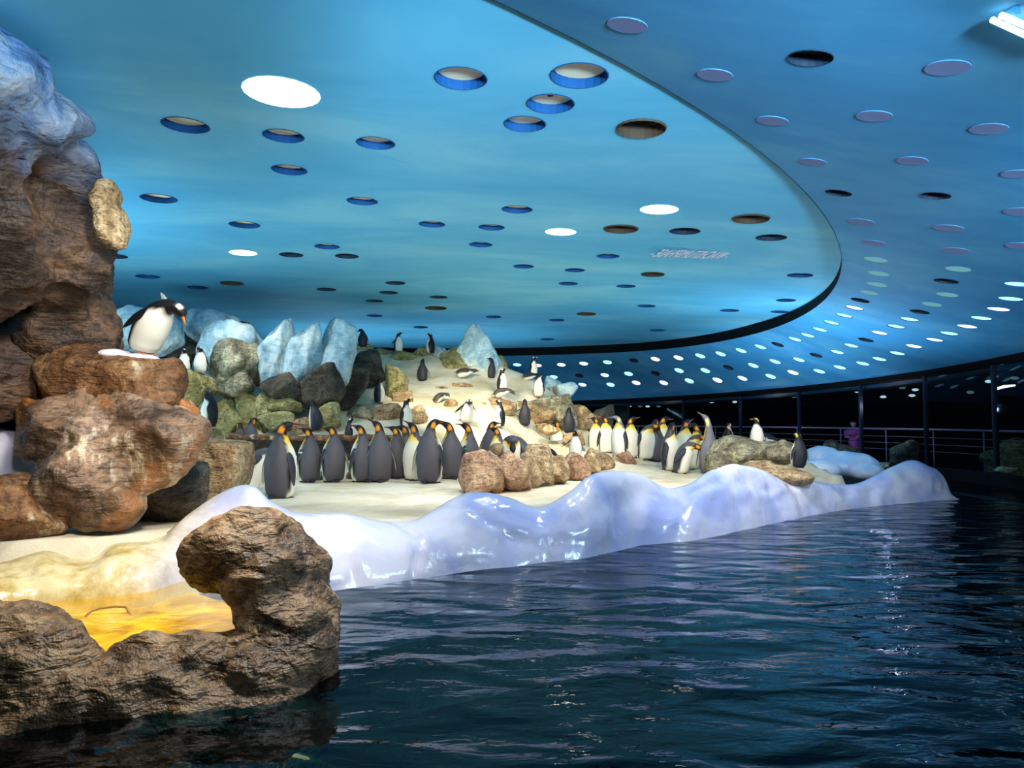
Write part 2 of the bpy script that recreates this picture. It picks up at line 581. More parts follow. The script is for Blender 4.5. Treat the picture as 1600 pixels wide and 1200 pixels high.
def ceiling_part(name, inside, outside_fn, zfn, bnd_loops, keep, mat, label, step=0.34):
    pts, edges = [], []

    def loop(p):
        k = len(pts)
        pts.extend(Vector((float(q[0]), float(q[1]))) for q in p)
        edges.extend((k + i, k + (i + 1) % len(p)) for i in range(len(p)))
    for l in bnd_loops:
        loop(l)
    holes = [(c, r) for c, r, kd, _ in FIX if inside(c[0], c[1])]
    for c, r in holes:
        loop(rim(c, r))
    gx, gy = np.meshgrid(np.arange(-20.2, 10.6, step), np.arange(0.5, 31, step))
    g = np.stack([gx.ravel(), gy.ravel()], 1)
    g = g + (_rng.rand(*g.shape) - .5) * 0.02
    ok = keep(g[:, 0], g[:, 1])
    for c, r in holes:
        ok &= np.hypot(g[:, 0] - c[0], g[:, 1] - c[1]) > r + 0.05
    pts.extend(Vector((float(a), float(b))) for a, b in g[ok])
    ov, oe, of, *_ = delaunay_2d_cdt(pts, edges, [], 0, 1e-5)
    V = np.array([(v[0], v[1]) for v in ov])
    T = np.array([f[:3] for f in of if len(f) == 3])
    cen = V[T].mean(1)
    okf = outside_fn(cen[:, 0], cen[:, 1])
    for c, r in holes:
        okf &= np.hypot(cen[:, 0] - c[0], cen[:, 1] - c[1]) > r * 0.985
    T = T[okf]
    Z = zfn(V[:, 0], V[:, 1])
    return tag(mesh(name, np.column_stack([V, Z]), T[:, ::-1], [mat]), label, None, None, 'structure')


def paint_mat(name, a, b_, c):
    m, nt, b = new_mat(name)
    v = coords(nt)
    n1 = noise(nt, mapped(nt, v, (0.35, 0.7, 1)), 1.0, 6, 0.6, 0.5)
    col = ramp(nt, n1, [(0.34, a), (0.5, b_), (0.66, c)])
    nt.links.new(col, b.inputs['Base Color'])
    b.inputs['Roughness'].default_value = 0.75
    b.inputs['Specular IOR Level'].default_value = 0.25
    return m


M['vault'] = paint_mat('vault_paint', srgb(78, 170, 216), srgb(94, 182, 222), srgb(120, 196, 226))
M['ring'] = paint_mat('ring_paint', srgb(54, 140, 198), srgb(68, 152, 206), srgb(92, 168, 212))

th = np.linspace(0, 2 * math.pi, 145)[:-1]
_ex, _ey = np.where(np.cos(th) < 0, IL, IA) * np.cos(th), IB * np.sin(th)
inner_loop = np.stack([IC[0] + _ex * math.cos(IR) - _ey * math.sin(IR), IC[1] + _ex * math.sin(IR) + _ey * math.cos(IR)], 1)
outer_loop = np.stack([OC[0] + OA * np.cos(th), OC[1] + OB * np.sin(th)], 1)
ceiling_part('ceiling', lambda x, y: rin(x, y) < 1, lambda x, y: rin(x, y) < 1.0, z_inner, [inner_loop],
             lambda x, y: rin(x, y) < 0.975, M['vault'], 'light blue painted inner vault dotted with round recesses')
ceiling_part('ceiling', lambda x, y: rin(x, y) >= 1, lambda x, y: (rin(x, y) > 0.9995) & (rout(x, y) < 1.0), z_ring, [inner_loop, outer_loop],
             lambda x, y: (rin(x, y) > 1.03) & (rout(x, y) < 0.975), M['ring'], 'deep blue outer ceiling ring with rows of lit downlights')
# riser between the vault and the ring, its shade put in as black
V = [(x, y, z_inner(x, y) + 0.005) for x, y in inner_loop] + [(x, y, 3.75 + 0.004 * (14 - y) - 0.004 - 0.12 * (step_(y) - 0.02)) for x, y in inner_loop]
V += [(IC[0] + (x - IC[0]) * 0.996, IC[1] + (y - IC[1]) * 0.996, 3.75 + 0.004 * (14 - y) - 0.004 - 0.12 * (step_(y) - 0.02)) for x, y in inner_loop]
n = len(inner_loop)
Fc = [(i, (i + 1) % n, n + (i + 1) % n, n + i) for i in range(n)]
tag(mesh('trim_1', V, Fc, [M['black']]), 'black step edge curving between the inner vault and the outer ring', None, None, 'structure')
# outer beam under the ring edge: dark band and a blue grey soffit strip
oc = np.array(OC)
prof = [(1.0, 0.02), (1.0, -0.16), (1.012, -0.17), (1.012, -0.26), (1.05, -0.27), (1.05, 0.1)]
V, Fc, fm = [], [], []
for j, (k, dz) in enumerate(prof):
    for x, y in outer_loop:
        V.append((oc[0] + (x - oc[0]) * k, oc[1] + (y - oc[1]) * k, float(z_outer_edge(y)) + dz))
for j in range(len(prof) - 1):
    for i in range(n):
        Fc.append((j * n + i, j * n + (i + 1) % n, (j + 1) * n + (i + 1) % n, (j + 1) * n + i))
        fm.append(1 if j == 2 else 0)
beam_grey = plain('beam_grey_blue', srgb(30, 66, 92), 0.6)
tag(mesh('trim_2', V, Fc, [M['black'], beam_grey], fmat=fm), 'dark beam with grey blue band rimming the outer ceiling ring', None, None, 'structure')
# gallery ceiling, back wall and floor around the pool
V = [(oc[0] + (x - oc[0]) * k, oc[1] + (y - oc[1]) * k, float(z_outer_edge(y)) + 0.1) for k in (1.05, 1.5) for x, y in outer_loop]
tag(mesh('ceiling', V, [(i, (i + 1) % n, n + (i + 1) % n, n + i) for i in range(n)], [M['gallery']]), 'black ceiling of the visitor gallery behind the beam', None, None, 'structure')
V = [(oc[0] + (x - oc[0]) * 1.42, oc[1] + (y - oc[1]) * 1.42, z) for z in (-0.5, 3.4) for x, y in outer_loop]
tag(mesh('wall_back', V, [(i, (i + 1) % n, n + (i + 1) % n, n + i) for i in range(n)], [M['gallery']]), 'black curved back wall of the visitor gallery', None, None, 'structure')

lens = {}


def lens_mat(nm, col, st):
    lens[nm] = plain(nm, (0.02, 0.02, 0.02, 1), 0.9, 0.0, emit=col, es=st)
    lens[nm].cycles.emission_sampling = 'NONE'
    return lens[nm]


lens_mat('lens_cyan', srgb(150, 238, 255), 1.7)
lens_mat('lens_white', srgb(215, 245, 255), 2.0)
lens_mat('lens_violet', srgb(180, 200, 255), 1.6)
lens_mat('lens_pink', srgb(240, 205, 225), 1.6)
lens_mat('lens_rose', srgb(200, 140, 150), 0.07)
lens['lens_rose'].node_tree.nodes['Principled BSDF'].inputs['Base Color'].default_value = srgb(84, 130, 180)
lens_mat('lens_teal', srgb(140, 215, 225), 0.42)
lens_mat('lens_flood', srgb(255, 252, 235), 14.0)

ORD = ['first', 'second', 'third', 'fourth', 'fifth', 'sixth', 'seventh', 'eighth', 'ninth', 'tenth', 'eleventh', 'twelfth', 'thirteenth', 'fourteenth',
       'fifteenth', 'sixteenth', 'seventeenth', 'eighteenth', 'nineteenth', 'twentieth', 'twenty-first', 'twenty-second', 'twenty-third', 'twenty-fourth']


def band(py):
    return ('in the top band' if py < 240 else 'in the upper middle band' if py < 375 else
            'in the lower middle band' if py < 460 else 'in the far band')


def fixture(c, r, kd, depth, wallm, capm, cap_r=0.86, one=False, lip=0.0):
    fl = 1.012 if one else 1.04
    R = rim(c, r)
    rel = R - c[:2]
    zr = z_ceil(R[:, 0], R[:, 1]) - c[2]
    ins = rin(c[0], c[1]) < 1
    zr = (z_inner if ins else z_ring)(R[:, 0], R[:, 1]) - c[2]
    n = NSEG
    Vw = [(a * fl, b * fl, z - 0.003) for (a, b), z in zip(rel, zr)] + [(a * 0.995, b * 0.995, z - 0.006 - lip) for (a, b), z in zip(rel, zr)] + \
         [(a * 0.97, b * 0.97, z + depth) for (a, b), z in zip(rel, zr)]
    Fw = [(j * n + i, j * n + (i + 1) % n, (j + 1) * n + (i + 1) % n, (j + 1) * n + i) for j in (0, 1) for i in range(n)]
    Vb = [(a * 0.975, b * 0.975, z + depth + .002) for (a, b), z in zip(rel, zr)]
    Vc = [(a * cap_r, b * cap_r, z + depth - 0.012) for (a, b), z in zip(rel, zr)] + [(a * cap_r, b * cap_r, z + depth + 0.002) for (a, b), z in zip(rel, zr)]
    Fcap = [tuple(range(n))] + [(i, (i + 1) % n, n + (i + 1) % n, n + i) for i in range(n)]
    if one:
        k = len(Vw)
        V = Vw + Vb + Vc
        F = Fw + [tuple(k + i for i in range(n))] + [tuple(k + n + i for i in f) for f in Fcap]
        fm = [0] * (len(Fw) + 1) + [1] * len(Fcap)
        o = mesh('ceiling_downlight', V, F, [wallm, capm], shade=False, fmat=fm)
        o.location = c
        return o
    t = empty('ceiling_downlight', c)
    o = mesh('recess_wall', Vw + Vb, Fw + [tuple(3 * n + i for i in range(n))], [wallm], t, shade=False)
    mesh('cover_disc' if kd != 'lit' else 'lens', Vc, Fcap, [capm], t, shade=False)
    return t


order = {}
cnt = {}
for i in sorted(range(len(FIX)), key=lambda i: FIX[i][3][0]):
    kd, (px, py) = FIX[i][2], FIX[i][3]
    key = (kd, band(py)) if kd in ('cream', 'rust', 'dark', 'lit') else (kd, 'upper' if py < 300 else 'lower')
    order[i] = cnt.get(key, 0)
    cnt[key] = order[i] + 1
for i, (c, r, kd, (px, py)) in enumerate(FIX):
    o_ = ORD[order[i]]
    if kd == 'cream':
        t = fixture(c, r, kd, 0.075, M['recess_blue'], M['cream'], 0.93)
        tag(t, f'cream-capped blue round recess, {o_} from left {band(py)}', 'ceiling light', 'cream-capped recesses in the vault')
        if (px, py) == (860, 161):
            bm = bmesh.new()
            add_tube(bm, [(-.03, 0, .085), (-.015, 0, .06), (.015, 0, .06), (.03, 0, .085)], 0.006, 6)
            bm_obj('handle', bm, M['black'], t)
    elif kd == 'rust':
        t = fixture(c, r, kd, 0.09, M['rust'], M['black'], 0.72, lip=0.012)
        tag(t, f'open round recess with brown rim, {o_} from left {band(py)}', 'ceiling light', 'open brown recesses in the vault')
    elif kd == 'dark':
        t = fixture(c, r, kd, 0.12, M['recess_dark'], M['recess_dark'], 0.8)
        tag(t, f'dark blue unlit recess, {o_} from left {band(py)}', 'ceiling light', 'dark recesses in the vault')
    elif kd == 'lit':
        t = fixture(c, r, kd, 0.04, lens['lens_white'], lens['lens_flood'], 0.9)
        big = {(440, 144): 'largest glowing floodlight, high above the left rocks', (380, 395): 'glowing floodlight above the frosted rocks on the left',
               (876, 362): 'glowing floodlight left of the pair near the vault middle', (1030, 327): 'glowing floodlight right of the pair near the vault middle'}
        tag(t, big[(px, py)], 'ceiling light', 'lit floodlights in the vault')
        l = lamp('flood_beam', 'SPOT', (c[0], c[1], c[2] - 0.05), 160, NEUT, (c[0], c[1] + 1.0, 0), 0.2, 120)
    else:
        names = {'ringA': 'row nearest the black step', 'ringB': 'middle row', 'ringC': 'lowest long row'}
        if kd in names:
            h = (px * 7 + py * 13) % 10
            lm = lens['lens_pink'] if (px, py) in ((1024, 561), (994, 598), (840, 571)) else lens['lens_violet' if h == 3 else 'lens_white' if h > 6 else 'lens_cyan']
            t = fixture(c, r, kd, 0.02, M['recess_blue'], lm, 0.93, one=True)
            tag(t, f'lit blue-white downlight, {o_} from left in the {names[kd]} of the ring', 'ceiling light', 'lit downlights in the ceiling ring')
        elif kd == 'ringdim':
            t = fixture(c, r, kd, 0.006, M['ring'], lens['lens_teal' if py > 400 else 'lens_rose'], 0.985, one=True)
            tag(t, f'faint dimmed downlight, {o_} from left in the {"upper" if py < 300 else "lower"} part of the ring', 'ceiling light', 'dimmed downlights in the ceiling ring')
        else:
            t = fixture(c, r, kd, 0.07, M['recess_dark'], M['recess_dark'], 0.8, one=True)
            tag(t, f'dark unlit downlight, {o_} from left in the {"upper" if py < 300 else "lower"} part of the ring', 'ceiling light', 'unlit downlights in the ceiling ring')

# glass reflection of a sign, built as pale mirrored letters on the vault
fc = bpy.data.curves.new('reflected_lettering', 'FONT')
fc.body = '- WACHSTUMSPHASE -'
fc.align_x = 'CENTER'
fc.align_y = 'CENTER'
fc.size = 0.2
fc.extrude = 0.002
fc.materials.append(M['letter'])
fo = bpy.data.objects.new('reflected_lettering', fc)
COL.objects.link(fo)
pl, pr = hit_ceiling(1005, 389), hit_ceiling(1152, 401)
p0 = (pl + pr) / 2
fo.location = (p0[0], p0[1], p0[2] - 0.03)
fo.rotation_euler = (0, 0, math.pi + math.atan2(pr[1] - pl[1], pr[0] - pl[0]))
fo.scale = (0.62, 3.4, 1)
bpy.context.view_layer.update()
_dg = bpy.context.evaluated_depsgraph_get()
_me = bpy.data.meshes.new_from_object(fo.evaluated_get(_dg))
_mo = bpy.data.objects.new('reflected_lettering', _me)
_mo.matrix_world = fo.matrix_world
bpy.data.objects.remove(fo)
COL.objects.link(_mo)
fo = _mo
tag(fo, 'reflection of a sign built as faint pale mirrored lettering across the blue vault', 'lettering')

# reflection of a twin strip light, built as glowing tubes under the ceiling
q0 = hit_ceiling(1556, 8)
t = empty('reflected_strip_light', q0 - np.array([0, 0, 0.05]))
tube_m = plain('reflected_tube_glow', (0.05, 0.05, 0.05, 1), 0.4, emit=srgb(255, 238, 225), es=4)
tube_m2 = plain('reflected_tube_green', (0.05, 0.05, 0.05, 1), 0.4, emit=srgb(215, 250, 230), es=3)
for (xa, ya, xb, yb), mm in (((1564, 6, 1650, 44), tube_m), ((1550, 13, 1640, 56), tube_m2)):
    pa, pb_ = hit_ceiling(xa, ya) - q0, hit_ceiling(xb, yb) - q0
    bm = bmesh.new()
    add_tube(bm, [pa, pb_], 0.014, 10)
    bm_obj('tube', bm, mm, t, True)
for f in (0.15, 0.85):  # brackets added to hold the reflected tubes
    pa = (hit_ceiling(1557, 10) - q0) * (1 - f) + (hit_ceiling(1645, 50) - q0) * f
    bm = bmesh.new()
    add_box(bm, pa + np.array([0, 0, 0.022]), (0.03, 0.12, 0.03), 0.3)
    bm_obj('bracket', bm, M['ring'], t)
tag(t, 'reflected twin strip light built as glowing tubes at the top right corner', 'strip light')

# ------------------------------------------------------------------ far gallery: parapet, panes, railing, small lamps
def arc_pt(k, a):
    a = math.radians(a)      # 0 = far, positive to the right
    return np.array([OC[0] + OA * k * math.sin(a), OC[1] + OB * k * math.cos(a)])


glass, nt, b = new_mat('gallery_glass')
for nn in list(nt.nodes):
    nt.nodes.remove(nn)
out = nd(nt, 'ShaderNodeOutputMaterial')
tr = nd(nt, 'ShaderNodeBsdfTransparent')
tr.inputs[0].default_value = (0.72, 0.78, 0.84, 1)
gl = nd(nt, 'ShaderNodeBsdfGlossy')
gl.inputs['Roughness'].default_value = 0.03
gl.inputs[0].default_value = (0.6, 0.75, 0.9, 1)
fr = nd(nt, 'ShaderNodeFresnel')
fr.inputs[0].default_value = 1.35
mx = nd(nt, 'ShaderNodeMixShader')
bf = nd(nt, 'ShaderNodeNewGeometry').outputs['Backfacing']
nt.links.new(math_n(nt, 'MULTIPLY', fr.outputs[0], math_n(nt, 'SUBTRACT', 1.0, bf)), mx.inputs[0])
nt.links.new(tr.outputs[0], mx.inputs[1])
nt.links.new(gl.outputs[0], mx.inputs[2])
nt.links.new(mx.outputs[0], out.inputs[0])

angs = np.arange(11.3, 118, 9.0)
bm = bmesh.new()
for a0, a1 in zip(angs[:-1], angs[1:]):
    p, q = arc_pt(1.0, a0), arc_pt(1.0, a1)
    mid = (p + q) / 2
    add_box(bm, (mid[0], mid[1], 0.0), (np.linalg.norm(q - p) + .1, 0.25, 0.5), math.atan2(q[1] - p[1], q[0] - p[0]))
tag(bm_obj('wall_far', bm, M['gallery']), 'low black parapet along the far edge of the pool', None, None, 'structure')
wi = 0
for a0, a1 in zip(angs[:-1], angs[1:]):
    p, q = arc_pt(1.0, a0), arc_pt(1.0, a1)
    mid = (p + q) / 2
    wi += 1
    rz = math.atan2(q[1] - p[1], q[0] - p[0])
    L = np.linalg.norm(q - p)
    zt = float(z_outer_edge(mid[1])) - 0.2
    t = empty(f'window_{wi}', (mid[0], mid[1], 0.25))
    tag(t, None, None, None, 'structure')
    bm = bmesh.new()
    add_box(bm, (0, 0, (zt - 0.25) / 2), (L - 0.06, 0.02, zt - 0.25), rz)
    bm_obj('pane', bm, glass, t)
    bm = bmesh.new()
    d_ = (p - mid)
    add_box(bm, (d_[0], d_[1], (zt - 0.25) / 2), (0.06, 0.10, zt - 0.25), rz)
    bm_obj('mullion', bm, M['mullion'], t)

# visitor railing behind the panes
t = empty('railing', (*arc_pt(1.06, 40), 0.0))
bx0 = np.array(t.location)
ra = np.arange(12, 116, 2.0)
def railpts(z):
    return [Vector((*arc_pt(1.06, a), z)) - Vector(bx0) for a in ra]
bm = bmesh.new()
add_tube(bm, railpts(1.13), 0.028, 8)
bm_obj('handrail', bm, M['steel'], t, True)
for z in (0.92, 0.74, 0.56):
    bm = bmesh.new()
    add_tube(bm, railpts(z), 0.008, 5)
    bm_obj('cable', bm, M['steel'], t, True)
pm = None
for a in np.arange(14, 116, 6.0):
    bm = bmesh.new()
    q = Vector((*arc_pt(1.06, a), 0)) - Vector(bx0)
    add_tube(bm, [q + Vector((0, 0, -.3)), q + Vector((0, 0, 1.12))], 0.018, 6)
    bm_obj('post', bm, M['steel'], t, True)
tag(t, 'steel railing with cables along the dark visitor gallery', 'railing')

spot_em = plain('gallery_spot_glow', (0.02, 0.02, 0.02, 1), 0.4, emit=srgb(190, 225, 225), es=1.1)
spot_dim = plain('gallery_spot_dim', (0.02, 0.02, 0.02, 1), 0.4, emit=srgb(120, 160, 160), es=0.35)
GS = [(982, 627), (999, 627), (1026, 628), (1040, 629), (1078, 627), (1093, 628), (1112, 628), (1148, 628), (984, 634), (1000, 635), (1012, 635),
      (1029, 635), (1241, 620), (1340, 612), (1380, 620), (1410, 606), (1430, 609), (1425, 618), (1516, 613), (1545, 596), (1586, 591), (1577, 581)]
for k, (px, py) in enumerate(sorted(GS)):
    # hang under the gallery ceiling, past the far panes
    r = ray(px, py)
    ts = np.arange(5, 40, 0.02)
    ro = rout(r[0] * ts, r[1] * ts)
    i0 = np.argmax((ro > 1.10))
    p = np.array([r[0], r[1], r[2]]) * ts[i0] + np.array([0, 0, CZ])
    zc = float(z_outer_edge(p[1])) + 0.1
    t = empty('gallery_spotlight', p)
    bm = bmesh.new()
    bmesh.ops.create_uvsphere(bm, u_segments=10, v_segments=6, radius=1, matrix=Matrix.Diagonal((0.09, 0.07, 0.04, 1)))
    bm_obj('glowing_lens', bm, spot_em if k % 3 else spot_dim, t, True)
    if zc > p[2] + 0.05:
        bm = bmesh.new()
        add_tube(bm, [(0, 0, 0.03), (0, 0, zc - p[2])], 0.02, 6)
        bm_obj('stem', bm, M['black'], t)
    tag(t, f'small gallery spotlight, {ORD[k]} from left under the dark gallery ceiling', 'spotlight', 'small lamps in the far gallery')
p = at(1572, 604, 17.5)
t = empty('gallery_lamp', p)
bm = bmesh.new()
add_tube(bm, [(-0.22, 0, -0.05), (-.05, 0, 0.0), (0.22, 0, 0.03)], [0.03, 0.035, 0.02], 8)
bm_obj('tube', bm, plain('gallery_tube', (0, 0, 0, 1), 0.4, emit=srgb(235, 255, 235), es=3), t, True)
bm = bmesh.new()
add_tube(bm, [(0, 0, 0.03), (0, 0, 0.4)], 0.015, 6)
bm_obj('stem', bm, M['black'], t)
for lx, ly in (arc_pt(1.02, 44), arc_pt(1.02, 60), arc_pt(1.02, 76)):  # unseen point lights added by the panes to brighten the gallery
    lamp('gallery_fill_light', 'POINT', (lx, ly, 1.75), 9, (0.9, 0.85, 1.0), None, 0.08)
tag(t, 'bright white tube lamp in the gallery at the right edge', 'lamp')

# ------------------------------------------------------------------ water
def water_mat(name, tint, wave=1.0, gloss=(1, 1, 1, 1), ior=1.33):
    m, nt, b = new_mat(name)
    for nn in list(nt.nodes):
        nt.nodes.remove(nn)
    out = nd(nt, 'ShaderNodeOutputMaterial')
    tr = nd(nt, 'ShaderNodeBsdfTransparent')
    tr.inputs[0].default_value = tint
    gl = nd(nt, 'ShaderNodeBsdfGlossy')
    gl.inputs['Roughness'].default_value = 0.02
    gl.inputs[0].default_value = gloss
    fr = nd(nt, 'ShaderNodeFresnel')
    fr.inputs[0].default_value = ior
    mx = nd(nt, 'ShaderNodeMixShader')
    v = coords(nt)
    h1 = noise(nt, mapped(nt, v, (0.8, 1.6, 1), (0, 0, 0.35)), 1.9 * wave, 1, 0.5, 0.5)
    h2 = noise(nt, mapped(nt, v, (1.0, 2.0, 1), (0, 0, 0.2)), 5.0 * wave, 3, 0.55, 0.6)
    h3 = noise(nt, mapped(nt, v, (1.0, 1.6, 1), (0, 0, -0.3)), 16.0 * wave, 2, 0.5)
    h = math_n(nt, 'ADD', math_n(nt, 'MULTIPLY', h1, 1.0), math_n(nt, 'MULTIPLY', h2, 0.15))
    h = math_n(nt, 'ADD', h, math_n(nt, 'MULTIPLY', h3, 0.016))
    bn = nd(nt, 'ShaderNodeBump')
    bn.inputs['Strength'].default_value = 1.0
    bn.inputs['Distance'].default_value = 0.055 if wave < 2 else 0.004
    nt.links.new(h, bn.inputs['Height'])
    for q in (gl, fr):
        nt.links.new(bn.outputs[0], q.inputs['Normal'])
    nt.links.new(fr.outputs[0], mx.inputs[0])
    nt.links.new(tr.outputs[0], mx.inputs[1])
    nt.links.new(gl.outputs[0], mx.inputs[2])
    nt.links.new(mx.outputs[0], out.inputs[0])
    return m


M['water'] = water_mat('pool_water', (0.13, 0.30, 0.35, 1), 1.0, (0.82, 0.86, 0.92, 1), 1.30)
M['amber_water'] = water_mat('amber_water', (0.99, 0.90, 0.55, 1), 2.5)
nx, ny = 90, 120
xs = np.linspace(-6.0, 10.6, nx)
ys = 1.2 + (np.linspace(0, 1, ny) ** 1.6) * 27.0
X, Y = np.meshgrid(xs, ys)
P = np.stack([X.ravel(), Y.ravel(), np.zeros(X.size)], 1)
P[:, 2] = 0.02 * pn(P * np.array([0.9, 1.6, 1]) + 4.2) + 0.008 * pn(P * np.array([3, 5, 1]))
Fw = [(j * nx + i, j * nx + i + 1, (j + 1) * nx + i + 1, (j + 1) * nx + i) for j in range(ny - 1) for i in range(nx - 1)]
tag(mesh('pool_water', P, Fw, [M['water']]), 'dark rippled pool water filling the foreground and right side', 'water', None, 'stuff')
m_bed = plain('pool_bed', srgb(3, 20, 30), 0.9, 0.1)
mesh_bed = mesh('floor', [(-8, 0.5, -1.3), (16, 0.5, -1.3), (16, 28, -1.3), (-8, 28, -1.3)], [(0, 1, 2, 3)], [m_bed])
tag(mesh_bed, 'dark bottom of the pool under the water', None, None, 'structure')
# ------------------------------------------------------------------ who stands where (feet pixel, depth) - used by the ground too
SZ = 0.45


def dplain(py):
    return float(at_z(800, py, SZ)[1])


